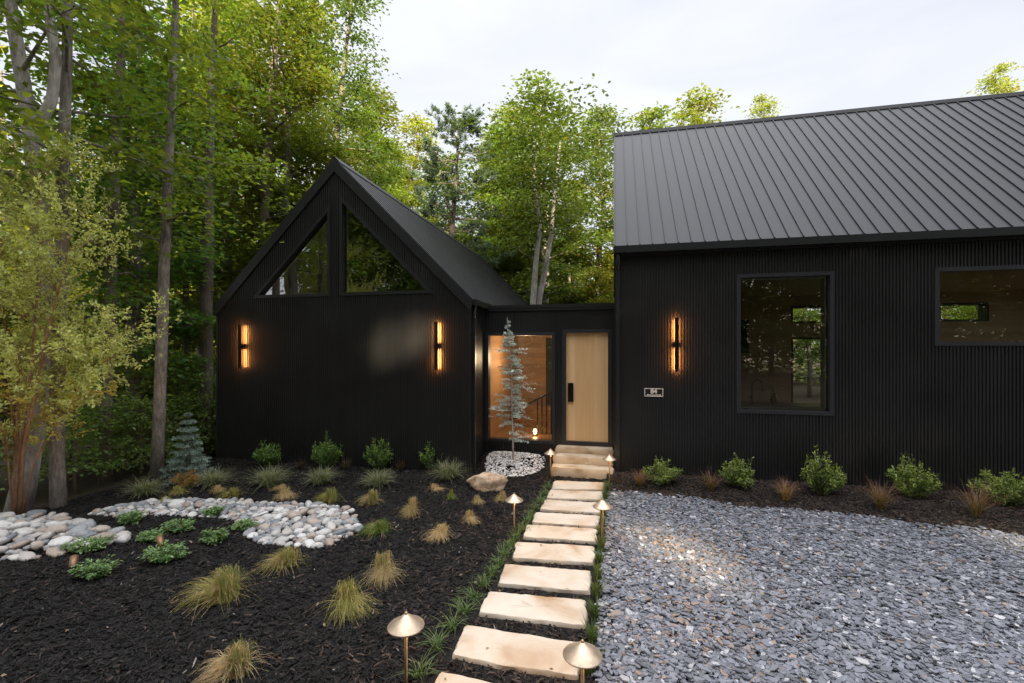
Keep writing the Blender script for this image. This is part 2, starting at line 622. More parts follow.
def ribbed(mb, u0, u1, zbot, ztop, holes, T, pitch=.054, depth=.018, rib=.5, extra=()):
    """fluted cladding as one corrugated sheet. T(u, d, z) -> world; holes: polygons [(u,z)...] (convex)"""
    br = set([u0, u1]) | set(extra)
    k = 0
    u = u0
    ribs = []
    while u < u1 and rib > 0:
        ribs.append((u, min(u + pitch * rib, u1)))
        br |= set(ribs[-1])
        u += pitch
    for h in holes:
        br |= set(p[0] for p in h if u0 <= p[0] <= u1)
    br = sorted(br)

    def cut(h, u_):
        zs = []
        for i in range(len(h)):
            (a, za), (b, zb) = h[i], h[(i + 1) % len(h)]
            if abs(a - b) < 1e-9:
                if abs(u_ - a) < 1e-6:
                    zs += [za, zb]
            elif min(a, b) - 1e-6 <= u_ <= max(a, b) + 1e-6:
                zs.append(za + (zb - za) * (u_ - a) / (b - a))
        return min(zs), max(zs)
    ri = 0
    for a, b in zip(br[:-1], br[1:]):
        if b - a < 1e-6:
            continue
        m = (a + b) / 2
        while ri < len(ribs) and ribs[ri][1] < m:
            ri += 1
        on = ri < len(ribs) and ribs[ri][0] < m < ribs[ri][1]
        d = depth if on else 0.0
        hs = sorted([h for h in holes if min(p[0] for p in h) < m < max(p[0] for p in h)], key=lambda h: cut(h, m)[0])
        la, lb = [zbot], [zbot]
        for h in hs:
            ca, cb = cut(h, a), cut(h, b)
            la += [ca[0], ca[1]]
            lb += [cb[0], cb[1]]
        la.append(ztop(a))
        lb.append(ztop(b))
        for i in range(0, len(la), 2):
            if la[i + 1] - la[i] < 1e-5 and lb[i + 1] - lb[i] < 1e-5:
                continue
            mb.add([T(a, d, la[i]), T(b, d, lb[i]), T(b, d, lb[i + 1]), T(a, d, la[i + 1])], [(0, 1, 2, 3)])
            if on:
                for uu, l_ in ((a, la), (b, lb)):
                    mb.add([T(uu, 0, l_[i]), T(uu, d, l_[i]), T(uu, d, l_[i + 1]), T(uu, 0, l_[i + 1])], [(0, 1, 2, 3)])


def inset(poly, w):
    n = len(poly)
    cx, cz = sum(p[0] for p in poly) / n, sum(p[1] for p in poly) / n
    out = []
    for i in range(n):
        p0, p1, p2 = Vector(poly[i - 1]), Vector(poly[i]), Vector(poly[(i + 1) % n])

        def off(a, b):
            d = (b - a).normalized()
            nn = Vector((-d.y, d.x))
            if nn.dot(Vector((cx, cz)) - a) < 0:
                nn = -nn
            return a + nn * w, d
        a, da = off(p0, p1)
        b, db = off(p1, p2)
        den = da.x * db.y - da.y * db.x
        t = ((b.x - a.x) * db.y - (b.y - a.y) * db.x) / den
        q = a + da * t
        out.append((q.x, q.y))
    return out


def ring_prism(mb, outer, inner, y0, y1):
    n = len(outer)
    vv = [(x, y0, z) for x, z in outer] + [(x, y0, z) for x, z in inner] + [(x, y1, z) for x, z in outer] + [(x, y1, z) for x, z in inner]
    ff = []
    for i in range(n):
        j = (i + 1) % n
        ff += [(i, j, n + j, n + i), (2 * n + j, 2 * n + i, 3 * n + i, 3 * n + j), (i, 2 * n + i, 2 * n + j, j), (n + i, n + j, 3 * n + j, 3 * n + i)]
    mb.add(vv, ff)


def window(poly, Y, fw, glass, proud=.035, deep=.14, liner=False, label=None, mat='frame'):
    o_ = inset(poly, -.02)
    i_ = inset(poly, fw)
    m = MB()
    ring_prism(m, o_, i_, Y - proud, Y + deep)
    fo = hpart('window', m, M[mat])
    p = MB()
    g = inset(poly, fw - .012)
    p.add([(x, Y + .06, z) for x, z in g], [tuple(range(len(g)))])
    hpart('pane', p, glass, fo)
    if liner:
        l_ = MB()
        ring_prism(l_, inset(poly, fw + .002), inset(poly, fw + .032), Y + .145, Y + .30)
        hpart('jamb_liner', l_, M['liner'], fo)
    if label:
        fo['label'] = label
    return fo


# --- gabled end
GX0, GX1, GY0, GY1 = -9.34, -2.96, 9.12, 21.3
GR, GZE, GZR = (GX0 + GX1) / 2, 3.74, 6.93
gtop = lambda u: GZR - .10 - abs(u - GR)
tri_l = [on_y(255, 297.5, GY0), on_y(330, 295, GY0), on_y(330, 203, GY0)]
tri_r = [on_y(341, 295, GY0), on_y(432, 292.5, GY0), on_y(341, 198, GY0)]
_zb = (tri_l[0][1] + tri_r[0][1]) / 2
_pl = lambda x0: _zb
# level sills and 45 degree heads, as built
tri_l = [(tri_l[0][0], _zb), (tri_l[1][0], _zb), (tri_l[2][0], _zb + (tri_l[2][0] - tri_l[0][0]) * 1.0)]
tri_r = [(tri_r[0][0], _zb), (tri_r[1][0], _zb), (tri_r[2][0], _zb + (tri_r[1][0] - tri_r[2][0]) * 1.0)]
m = MB()
ribbed(m, GX0, GX1, -.6, gtop, [tri_l, tri_r], lambda u, d, z: (u, GY0 - d, z), extra=(GR,))
ribbed(m, GY0, GY1, -.6, lambda u: GZE - .1, [], lambda u, d, z: (GX1 + d, u, z))
ribbed(m, GY0, GY1, -.6, lambda u: GZE - .1, [], lambda u, d, z: (GX0 - d, u, z))
gb = [(GX0 + .5, 3.4), (GX1 - .5, 3.4), (GX1 - .6, 3.8), (GR, 6.4), (GX0 + .6, 3.8)]  # unseen back opening, added to brighten the loft
ribbed(m, GX0, GX1, -.6, gtop, [gb], lambda u, d, z: (u, GY1 + d, z), extra=(GR,))
hpart('wall', m, M['siding'])
m = MB()
for x in (GX0, GX1):
    m = MB()
    m.box(x - .022, x + .022, GY0 - .024, GY0 + .02, -.5, GZE - .14)
    hpart('corner_trim', m, M['trim'])
window(tri_l, GY0, .05, M['glass_dim'], liner=True, mat='trim', label='left triangular loft window')
window(tri_r, GY0, .05, M['glass_dim'], liner=True, mat='trim', label='right triangular loft window')
m = MB()                                   # loft room behind the triangular windows
YB = GY1 - .1
m.add([(GX0 + .1, GY0 + .5, 3.3), (GX1 - .1, GY0 + .5, 3.3), (GX1 - .1, YB, 3.3), (GX0 + .1, YB, 3.3)], [(0, 1, 2, 3)])
ribbed(m, GX0 + .1, GX1 - .1, 3.3, lambda u: gtop(u) - .08, [gb], lambda u, d, z: (u, YB, z), rib=0, extra=(GR,))
for s in (-1, 1):
    xe = GX1 - .1 if s > 0 else GX0 + .1
    m.add([(xe, GY0 + .3, 3.6), (GR, GY0 + .3, 6.65), (GR, YB, 6.65), (xe, YB, 3.6)], [(0, 1, 2, 3)])
hpart('loft_room', m, M['loft'])


def roof(u0, u1, ur, zE0, zE1, zR, v0, v1, T, th=.13, pitch=.245, h=.022):
    m = MB()
    for ue, ze in ((u0, zE0), (u1, zE1)):
        a = [(ue, ze), (ur, zR), (ur, zR - th), (ue, ze - th)]
        vv = [T(u, v0, z) for u, z in a] + [T(u, v1, z) for u, z in a]
        m.add(vv, [(0, 1, 2, 3), (7, 6, 5, 4), (0, 4, 5, 1), (1, 5, 6, 2), (2, 6, 7, 3), (3, 7, 4, 0)])
        v = v0 + .02
        nrm = Vector((ze - zR, 0, ue - ur))     # slope normal in (u, z)
        nu, nzv = (zR - ze), abs(ur - ue)
        l = math.hypot(nu, nzv)
        nu = nu / l * (-1 if ue < ur else 1)
        nzv /= l
        while v < v1 - .02:
            w = .017
            vv = []
            for vv_, hh in ((v, 0), (v + w, 0), (v + w, h), (v, h)):
                vv += [T(ue + nu * hh, vv_, ze + nzv * hh), T(ur + nu * hh, vv_, zR + nzv * hh)]
            m.add(vv, [(0, 1, 3, 2), (2, 3, 5, 4), (4, 5, 7, 6), (6, 7, 1, 0), (0, 2, 4, 6), (1, 7, 5, 3)])
            v += pitch
    return m


def ridge(u0, zR, v0, v1, T, sl=1.0):
    m = MB()
    pts = [(u0 - .13, zR - .13 * sl + .035), (u0, zR + .05), (u0 + .13, zR - .13 * sl + .035), (u0 + .13, zR - .13 * sl + .01), (u0, zR + .02), (u0 - .13, zR - .13 * sl + .01)]
    vv = [T(u, v0, z) for u, z in pts] + [T(u, v1, z) for u, z in pts]
    m.add(vv, [(0, 1, 4, 5), (1, 2, 3, 4), (11, 10, 7, 6), (10, 9, 8, 7)] + [(i, (i + 1) % 6, 6 + (i + 1) % 6, 6 + i) for i in range(6)])
    return m


Tg = lambda u, v, z: (u, v, z)
e = .05
m = roof(GX0 - e, GX1 + e, GR, GZE - e, GZE - e, GZR, GY0 - .03, GY1 + .05, Tg, h=.009)
hpart('roof', m, M['roof'])
hpart('ridge_cap', ridge(GR, GZR, GY0 - .035, GY1 + .055, Tg), M['roof'])
m = MB()                                   # rake boards under the roof edge
for s in (-1, 1):
    xe = GR + s * (GR - GX0 + e + .004)
    ze = GZE - e - .004
    a = [(xe, ze - .01), (GR, GZR - .005), (GR, GZR - .30), (xe - s * .02, ze - .27)]
    vv = [(x, GY0 - .055, z) for x, z in a] + [(x, GY0 - .015, z) for x, z in a]
    m.add(vv, [(0, 1, 2, 3), (7, 6, 5, 4), (0, 4, 5, 1), (2, 6, 7, 3), (3, 7, 4, 0)])
hpart('rake_board', m, M['trim'])
m = MB()
m.box(GX1 + .02, GX1 + .13, GY0 + .02, GY1, GZE - .19, GZE - .065)
hpart('gutter', m, M['trim'])


def downspout(x, y, ztop, out):
    m = MB()
    w = .04
    m.box(x - w, x + w, y - .03, y + .03, .02, ztop - .35)
    m.tube([(x, y, ztop - .36), (x + out[0] * .3, y + out[1] * .3, ztop - .27), (x + out[0], y + out[1], ztop - .12), (x + out[0], y + out[1], ztop - .02)], .042, 8)
    m.box(x - w - .008, x + w + .008, y - .036, y + .036, ztop - .42, ztop - .38)
    m.box(x - w - .008, x + w + .008, y - .036, y + .036, 1.2, 1.24)
    return m


hpart('downspout', downspout(GX1 + .055, GY0 + .09, GZE - .1, (.02, .03)), M['trim'])

# --- flat roofed entry link
CY, CZ = 10.17, 3.56
WX0 = .03
cwin = [(on_y(486.5, 333, CY)[0], .50), (on_y(554.5, 333, CY)[0], .50), (on_y(554.5, 333, CY)[0], 2.99), (on_y(486.5, 333, CY)[0], 2.99)]
dx0, dx1 = on_y(563.5, 333, CY)[0], on_y(610.5, 333, CY)[0]
dhole = [(dx0, .52), (dx1, .52), (dx1, 3.04), (dx0, 3.04)]
m = MB()
ribbed(m, GX1 + .014, WX0 - .01, -.4, lambda u: CZ, [cwin, dhole], lambda u, d, z: (u, CY - d, z))
hpart('wall', m, M['siding'])
m = MB()
m.box(GX1 + .014, WX0 - .012, CY - .05, CY + .2, CZ + .002, CZ + .075)
m.box(GX1 + .014, WX0 - .012, CY - .042, CY - .016, CZ - .06, CZ)
hpart('parapet_cap', m, M['trim'])
m = MB()
m.box(GX1 + .02, WX0 - .02, CY + .21, 14.5, CZ - .35, CZ - .2)
hpart('flat_roof', m, M['dark_in'])
window(cwin, CY, .055, M['glass'], label='tall clear window beside the front door')
# door
m = MB()
ring_prism(m, inset(dhole, -.025), inset(dhole, .052), CY - .03, CY + .16)
m.box(dx0 + .02, dx1 - .02, CY - .05, CY + .1, .485, .53)
hpart('door_frame', m, M['frame'])
m = MB()
m.box(dx0 + .056, dx1 - .056, CY + .05, CY + .10, .535, 2.985)
door = hpart('door', m, M['door'])
door['label'] = 'pale oak front door with vertical grain'
m = MB()
hx0, hz1 = on_y(568, 383, CY)
hx1, hz0 = on_y(573.5, 402, CY)
m.box(hx0 - .004, hx1 - .004, CY + .012, CY + .034, hz0, hz1)
m.box(hx0 + .014, hx1 - .022, CY + .034, CY + .052, hz0 + .05, hz1 - .05)
hpart('handle', m, M['blackmetal'], door)
# link interior
m = MB()
m.box(GX1 + .03, WX0 - .03, CY + .17, 13.9, .40, .49)
hpart('interior_floor', m, M['wood_fl'])
m = MB()
m.add([(GX1 + .04, 13.8, .49), (WX0 - .04, 13.8, .49), (WX0 - .04, 13.8, 3.2), (GX1 + .04, 13.8, 3.2)], [(0, 1, 2, 3)])
m.add([(GX1 + .04, CY + .18, .49), (GX1 + .04, 13.8, .49), (GX1 + .04, 13.8, 3.2), (GX1 + .04, CY + .18, 3.2)], [(0, 1, 2, 3)])
m.add([(WX0 - .04, CY + .18, .49), (WX0 - .04, 13.8, .49), (WX0 - .04, 13.8, 3.2), (WX0 - .04, CY + .18, 3.2)], [(0, 1, 2, 3)])
m.add([(GX1 + .04, CY + .18, 3.19), (WX0 - .04, CY + .18, 3.19), (WX0 - .04, 13.8, 3.19), (GX1 + .04, 13.8, 3.19)], [(0, 1, 2, 3)])
hpart('interior_wall', m, M['wood_in'])
m = MB()                                   # dark doorway at the back of the link
_xa, _xb = on_y(546, 340, 13.75)[0], on_y(556, 340, 13.75)[0]
m.box(_xa, _xb, 13.72, 13.78, .5, 2.95)
hpart('interior_door', m, M['dark_in'])

# --- long wing
WY0, WY1, WX1 = 9.55, 17.65, 13.5
WZE, WR = 4.72, 13.6
WZR = WZE + (WR - WY0 + .13)


def rect(px0, px1, z0, z1_, Y=WY0):
    x0, x1 = on_y(px0, 340, Y)[0], on_y(px1, 340, Y)[0]
    return [(x0, z0), (x1, z0), (x1, z1_), (x0, z1_)]


w1 = rect(737.5, 832.5, 1.41, 4.06)
w2 = rect(935, 1024, 2.71, 4.06)
w2[1] = (w2[1][0] + .55, w2[1][1])
w2[2] = (w2[2][0] + .55, w2[2][1])
m = MB()
ribbed(m, WX0, WX1, -.3, lambda u: WZE - .05, [w1, w2], lambda u, d, z: (u, WY0 - d, z))
wtop = lambda u: WZR - .15 - abs(u - WR) * 1.0
ribbed(m, WY0, WY1, -.3, wtop, [], lambda u, d, z: (WX0 - d, u, z), extra=(WR,))
ew = [(10.6, .7), (16.6, .7), (16.6, 4.2), (10.6, 4.2)]  # unseen end wall opening, added to let daylight into the room
ribbed(m, WY0, WY1, -.3, wtop, [ew], lambda u, d, z: (WX1 + d, u, z), extra=(WR,))
rd = [(5.95, .6), (8.6, .6), (8.6, 3.02), (5.95, 3.02)]
rt = [(5.95, 3.5), (8.6, 3.5), (8.6, 4.1), (5.95, 4.1)]
rt2 = [(10.25, 3.5), (11.6, 3.5), (11.6, 4.1), (10.25, 4.1)]
ribbed(m, WX0, WX1, -.3, lambda u: WZE - .05, [rd, rt, rt2], lambda u, d, z: (u, WY1 + d, z))
hpart('wall', m, M['siding'])
m = MB()
m.box(WX0 - .024, WX0 + .026, WY0 - .026, WY0 + .02, -.2, WZE - .1)
hpart('corner_trim', m, M['trim'])
window(w1, WY0, .05, M['glass'], liner=True, label='tall square kitchen window with brown room behind')
window(w2, WY0, .05, M['glass'], label='short wide window high in the wing wall')
for h in (rd, rt, rt2):
    m = MB()
    ring_prism(m, inset(h, -.02), inset(h, .07), WY1 - .3, WY1 + .03)
    hpart('window', m, M['frame'])
Tw = lambda u, v, z: (v, u, z)
m = roof(WY0 - .13, WY1 + .13, WR, WZE, WZE, WZR, WX0 - .04, WX1 + .1, Tw)
hpart('roof', m, M['roof'])
hpart('ridge_cap', ridge(WR, WZR, WX0 - .045, WX1 + .11, Tw), M['cap'])
m = MB()
m.box(WX0 - .03, WX1, WY0 - .20, WY0 - .075, WZE - .155, WZE - .015)
m.box(WX0 - .02, WX1, WY0 - .07, WY0 - .016, WZE - .2, WZE - .13)
hpart('gutter', m, M['trim'])
hpart('downspout', downspout(WX0 + .05, WY0 - .06, WZE - .12, (0, -.06)), M['trim'])
# wing interior
IZ0, IZ1 = .55, 4.45
m = MB()
ribbed(m, WX0 + .1, WX1 - .1, IZ0, lambda u: IZ1, [rd, rt, rt2], lambda u, d, z: (u, WY1 - .32, z), rib=0)
m.add([(WX0 + .1, WY0 + .2, IZ0), (WX0 + .1, WY1 - .32, IZ0), (WX0 + .1, WY1 - .32, IZ1), (WX0 + .1, WY0 + .2, IZ1)], [(0, 1, 2, 3)])
ribbed(m, WY0 + .2, WY1 - .32, IZ0, lambda u: IZ1, [ew], lambda u, d, z: (WX1 - .1, u, z), rib=0)
m.add([(WX0 + .1, WY0 + .05, IZ1), (WX1 - .1, WY0 + .05, IZ1), (WX1 - .1, WY1 - .3, IZ1), (WX0 + .1, WY1 - .3, IZ1)], [(0, 1, 2, 3)])
hpart('interior_wall', m, M['plaster'])
m = MB()
m.box(WX0 + .1, WX1 - .1, WY0 + .05, WY1 - .05, IZ0 - .1, IZ0)
hpart('interior_floor', m, M['wood_fl'])
m = MB()
m.box(.6, 6.2, WY0 + .32, WY0 + 1.0, 1.45, 1.50)
m.box(.7, 6.1, WY0 + .36, WY0 + .96, IZ0, 1.448)
hpart('counter', m, M['counter'])
m = MB()
_c0 = on_y(741, 320, 15.0)
_c1 = on_y(749, 353, 15.0)
m.box(_c0[0] - .5, _c1[0], 15.0, 15.6, _c1[1], _c0[1])
hpart('wall_cupboard', m, M['dark_in'])

# ---------------------------------------------------------------- things in and on the house
# kitchen tap and vase behind the kitchen window
t_ = thing('kitchen_tap', 'black gooseneck kitchen tap behind the square window', 'tap', (on_y(752, 380, 10.2)[0], 10.2, 1.50))
m = MB()
m.lathe([(0, 0), (.035, 0), (.035, .03), (.02, .04)], n=12)
m.tube([(0, 0, .03), (0, 0, .38), (.03, 0, .46), (.10, 0, .50), (.17, 0, .46), (.20, 0, .36), (.20, 0, .26)], .016, 8)
m.build('spout', M['blackmetal'], t_)
m = MB()
m.tube([(0, 0, .10), (-.07, 0, .16)], .01, 6)
m.build('handle', M['blackmetal'], t_)
vx = on_y(774, 390, 10.3)[0]
t_ = thing('flower_vase', 'brown vase of pale flowers on the kitchen counter', 'vase', (vx, 10.3, 1.50))
m = MB()
m.lathe([(0, 0), (.05, 0), (.075, .08), (.06, .16), (.035, .2), (.045, .22)], n=16)
m.build('vase', M['bronze'], t_)
rs = np.random.RandomState(3)


# ---------------------------------------------------------------- leaf and blade makers
def leaves_np(P, Nn, D, L, Wd, col, fold=.18):
    """one folded rhombus per leaf"""
    Nn = Nn / (np.linalg.norm(Nn, axis=1, keepdims=True) + 1e-9)
    D = D - Nn * (D * Nn).sum(1, keepdims=True)
    D = D / (np.linalg.norm(D, axis=1, keepdims=True) + 1e-9)
    S = np.cross(Nn, D)
    n = len(P)
    L, Wd = L[:, None], Wd[:, None]
    V = np.empty((n, 4, 3))
    V[:, 0] = P
    V[:, 1] = P + D * L * .45 + S * Wd * .5 + Nn * Wd * fold
    V[:, 2] = P + D * L - Nn * L * .08
    V[:, 3] = P + D * L * .45 - S * Wd * .5 + Nn * Wd * fold
    Fq = np.arange(n * 4).reshape(n, 4)
    C = np.repeat(col[:, None, :], 4, 1)
    return V.reshape(-1, 3), Fq, C.reshape(-1, 3)


def blades_np(B, Dh, L, lean, droop, w, c0, c1, seg=4, c_pow=1.0):
    """curved tapering blades: base B (n,3), heading Dh (n,2)"""
    n = len(B)
    V = np.empty((n, seg + 1, 2, 3))
    C = np.empty((n, seg + 1, 2, 3))
    side = np.stack([-Dh[:, 1], Dh[:, 0], np.zeros(n)], 1)
    for i in range(seg + 1):
        s = i / seg
        c = B.copy()
        c[:, :2] += Dh * (L * lean * (s ** 1.4))[:, None]
        c[:, 2] += L * (np.sqrt(np.clip(1 - .6 * lean ** 2, .1, 1)) * s - droop * s ** 2.2)
        ww = (w * (1 - .88 * s ** 1.5))[:, None]
        V[:, i, 0] = c - side * ww
        V[:, i, 1] = c + side * ww
        k = s ** c_pow
        C[:, i, 0] = C[:, i, 1] = c0 * (1 - k) + c1 * k
    idx = np.arange(n * (seg + 1) * 2).reshape(n, seg + 1, 2)
    Fq = np.stack([idx[:, :-1, 0], idx[:, :-1, 1], idx[:, 1:, 1], idx[:, 1:, 0]], -1).reshape(-1, 4)
    return V.reshape(-1, 3), Fq, C.reshape(-1, 3)


def rand_unit(rs, n):
    v = rs.normal(size=(n, 3))
    return v / np.linalg.norm(v, axis=1, keepdims=True)


def jit(rs, n, base, var=.25, hue=.12):
    """n colours about a base"""
    b = np.array(base)[None, :] * (1 + var * rs.uniform(-1, 1, (n, 1)))
    return b * (1 + hue * rs.uniform(-1, 1, (n, 3)))


n = 60
P = np.clip(rs.normal(size=(n, 3)), -1.5, 1.5) * (.07, .06, .05) + (0, 0, .34)
V, Fq, C = leaves_np(P, rand_unit(rs, n), rand_unit(rs, n), np.full(n, .07), np.full(n, .05), jit(rs, n, (.5, .45, .30)))
link('flowers', mesh_np('flowers', V, Fq, C), M['shrub_leaf'], t_)

# stair rail and lantern in the link
t_ = thing('stair_railing', 'black metal stair railing behind the entry window', 'railing', (on_y(545, 440, 11.3)[0], 11.3, .5))
xo = t_.location.x
m = MB()
rail = [on_y(537, 399, 11.3), on_y(556, 389, 11.3)]
for k in range(5):
    px = 537.5 + k * 4.6
    x = on_y(px, 400, 11.3)[0] - xo
    zt = rail[0][1] + (rail[1][1] - rail[0][1]) * k / 4 - .5
    m = MB()
    m.box(x - .014, x + .014, -.014, .014, 0, zt - .02)
    m.build('baluster', M['blackmetal'], t_)
m = MB()
m.tube([(rail[0][0] - xo - .35, 0, rail[0][1] - .72), (rail[0][0] - xo, 0, rail[0][1] - .5), (rail[1][0] - xo + .05, 0, rail[1][1] - .5)], .024, 8)
m.build('handrail', M['blackmetal'], t_)
t_ = thing('stair', 'low wooden stair flight glimpsed behind the entry window', 'stairs', (on_y(530, 440, 12.2)[0], 12.2, .49))
for k in range(3):
    m = MB()
    m.box(-.45, .75, k * .28, k * .28 + .27, k * .17 + .001, k * .17 + .17)
    m.build('step', M['wood_fl'], t_)
lx, lz = on_y(535, 431, 11.0)
t_ = thing('lantern', 'small glowing table lantern behind the entry window', 'lamp', (lx, 11.0, .49))
m = MB()
m.lathe([(0, 0), (.07, 0), (.07, .02), (.012, .03), (.012, lz - .57)], n=14)
m.build('stand', M['bronze'], t_)
m = MB()
m.lathe([(0, -.06), (.035, -.05), (.045, 0), (.035, .05), (0, .06)], (0, 0, lz - .50), 14)
m.build('bulb', M['bulb'], t_)
ld = bpy.data.lights.new('link_fill_light', 'POINT')  # unseen fill light under the ceiling, added to warm the room
ld.energy = 40
ld.color = (1, .70, .42)
ld.shadow_soft_size = .15
lo = bpy.data.objects.new('link_fill_light', ld)
COL.objects.link(lo)
lo.parent = t_
lo.location = (-.3, .25, 1.9)


def sconce(px, py0, py1, Y, label):
    x, zt = on_y(px, py0, Y)
    _, zb = on_y(px, py1, Y)
    zc, hh = (zt + zb) / 2, (zt - zb) / 2
    t = thing('wall_light', label, 'wall light', (x, Y - .013, zc), group='wall lights on the black siding')
    m = MB()
    m.box(-.06, .06, -.045, -.001, -.055, .055)
    m.build('mount', M['blackmetal'], t)
    m = MB()
    m.box(-.038, .038, -.112, -.092, -hh, hh)
    m.box(-.03, .03, -.092, -.044, -.05, .05)
    m.build('bar', M['blackmetal'], t)
    for s in (-1, 1):
        m = MB()
        m.box(-.022, .022, -.0915, -.085, .075 if s > 0 else -hh + .03, hh - .03 if s > 0 else -.075)
        m.build('light_strip', M['led'], t)
    return t


sconce(243.5, 325, 368, GY0, 'glowing bar wall light left of the gable, beside the forest')
sconce(438, 322, 370, GY0, 'glowing bar wall light at the right side of the gable end')
sconce(676, 318, 371.5, WY0, 'glowing bar wall light on the long wing above the number plaque')

# number plaque
px0, pz1 = on_y(644.3, 388, WY0)
px1, pz0 = on_y(663, 396.6, WY0)
pw, ph = px1 - px0, pz1 - pz0
t_ = thing('number_plaque', 'small black house number plaque with pale border on the wing wall', 'sign', ((px0 + px1) / 2, WY0 - .016, (pz0 + pz1) / 2))
m = MB()
m.box(-pw / 2, pw / 2, -.012, 0, -ph / 2, ph / 2)
m.build('plate', M['plaque'], t_)
m = MB()
b_ = .014
for x0, x1, z0, z1_ in ((-pw / 2, pw / 2, ph / 2 - b_, ph / 2), (-pw / 2, pw / 2, -ph / 2, -ph / 2 + b_), (-pw / 2, -pw / 2 + b_, -ph / 2 + b_, ph / 2 - b_), (pw / 2 - b_, pw / 2, -ph / 2 + b_, ph / 2 - b_)):
    m.box(x0, x1, -.018, -.0125, z0, z1_)
m.build('border', M['plaque_l'], t_)


def text_mesh(txt, size, name, mat, parent, loc):
    cu = bpy.data.curves.new(name, 'FONT')
    cu.body = txt
    cu.size = size
    cu.align_x = 'CENTER'
    cu.align_y = 'CENTER'
    cu.extrude = .003
    cu.offset = .005
    o = bpy.data.objects.new(name, cu)
    COL.objects.link(o)
    dg = bpy.context.evaluated_depsgraph_get()
    me = bpy.data.meshes.new_from_object(o.evaluated_get(dg))
    bpy.data.objects.remove(o)
    me.materials.clear()
    p = link(name, me, mat, parent)
    p.rotation_euler = (R(90), 0, 0)
    p.location = loc
    return p


text_mesh('84', .125, 'number', M['plaque_l'], t_, (0, -.0165, .018))
m = MB()                                   # the line under it is too small to read in the photograph: worn raised strokes
rs = np.random.RandomState(5)
x = -pw * .36
while x < pw * .36:
    w = rs.uniform(.010, .018)
    m.box(x, x + w, -.016, -.0125, -.062, -.062 + rs.uniform(.018, .026))
    x += w + .006
m.build('small_lettering', M['plaque_l'], t_)

# ---------------------------------------------------------------- steps and slabs
ORD = ['first', 'second', 'third', 'fourth', 'fifth', 'sixth', 'seventh', 'eighth', 'ninth', 'tenth', 'eleventh', 'twelfth', 'thirteenth',
       'fourteenth', 'fifteenth', 'sixteenth', 'seventeenth', 'eighteenth', 'nineteenth', 'twentieth', 'twenty-first', 'twenty-second', 'twenty-third', 'twenty-fourth', 'twenty-fifth', 'twenty-sixth', 'twenty-seventh', 'twenty-eighth']


def slab(name, corners, z0, z1_, mat, rs, rough=.010, nd=18, edge=.014):
    """hand split stone block: a worn top and a rough cleft edge. corners TL, TR, BR, BL (x, y)"""
    c = [np.array(p, float) for p in corners]
    peri = []
    for i in range(4):
        for k in range(nd):
            s = k / nd
            peri.append(c[i] * (1 - s) + c[(i + 1) % 4] * s)
    peri = np.array(peri)
    cen = peri.mean(0)
    n_ = len(peri)
    # soften corners
    pr = (np.roll(peri, 1, 0) + np.roll(peri, -1, 0) + 2 * peri) / 4
    d = pr - cen
    dn = d / np.linalg.norm(d, axis=1, keepdims=True)
    jitr = rs.normal(0, 1, n_)
    jitr = (jitr + np.roll(jitr, 1) + np.roll(jitr, -1) + np.roll(jitr, 2)) / 3
    out = pr + dn * (jitr * rough)[:, None]
    rings = []
    rings.append(np.c_[out + dn * rs.normal(0, rough * .7, (n_, 1)), np.full(n_, z0)])
    mid = out + dn * rs.normal(rough * .5, rough * .8, (n_, 1))
    rings.append(np.c_[mid, np.full(n_, z0 + (z1_ - z0) * .45)])
    rings.append(np.c_[out, np.full(n_, z1_ - edge * .5)])
    rings.append(np.c_[out - dn * edge * .5, np.full(n_, z1_) + rs.normal(0, .0015, n_)])
    rings.append(np.c_[cen + (out - cen) * .6, np.full(n_, z1_) + rs.normal(0, .003, n_)])
    rings.append(np.c_[cen + (out - cen) * .25, np.full(n_, z1_) + rs.normal(0, .003, n_)])
    me = MB()
    vv = [tuple(p) for r_ in rings for p in r_] + [(cen[0], cen[1], z1_)]
    ff = []
    for i in range(len(rings) - 1):
        for k in range(n_):
            ff.append((i * n_ + k, i * n_ + (k + 1) % n_, (i + 1) * n_ + (k + 1) % n_, (i + 1) * n_ + k))
    b = (len(rings) - 1) * n_
    ff += [(b + k, b + (k + 1) % n_, len(vv) - 1) for k in range(n_)]
    vv = [(p[0] - cen[0], p[1] - cen[1], p[2] - z0) for p in vv]
    me.add(vv, ff, True)
    o = me.build(name, mat)
    o.location = (cen[0], cen[1], z0)
    mo = o.modifiers.new('edges', 'EDGE_SPLIT')
    mo.split_angle = R(40)
    return o


S = [((554, 480), (604.4, 481.9), (603.7, 489.3), (551.5, 488.1)), ((550.4, 489.3), (602.6, 491), (602, 499), (546.7, 497.4)),
     ((545, 499), (600.7, 502), (600, 512), (540, 508.5)), ((536, 511.5), (600, 515), (598.5, 525.5), (532, 521.5)),
     ((527.4, 523.7), (597, 528), (596, 541), (523, 536)), ((516, 541), (595, 545.6), (593, 562), (512, 556.7)),
     ((505, 563), (591.5, 570), (589.6, 590.4), (498, 582.6)), ((488.5, 590), (586.7, 599), (585, 624.4), (478.5, 611.5)),
     ((466, 623.7), (581.5, 642), (578, 675), (452, 654)), ((440, 670), (574, 699), (572, 742), (421, 706))]
SLAB_XY = []
for k, q in enumerate(S):
    rs = np.random.RandomState(100 + k)
    c = [on_z(x, y, .05) for x, y in q]
    SLAB_XY.append(c)
    if k == 0:
        lab = 'sandstone stepping slab closest to the front steps'
    elif k == len(S) - 1:
        lab = 'sandstone stepping slab cut off by the bottom of the photo'
    else:
        lab = ORD[k] + ' sandstone stepping slab in the path, counted from the front steps'
    tag(slab('stepping_slab', c, -.03, .042, M['slab'], rs), lab, 'stepping stone', 'sandstone slabs of the stepping path')
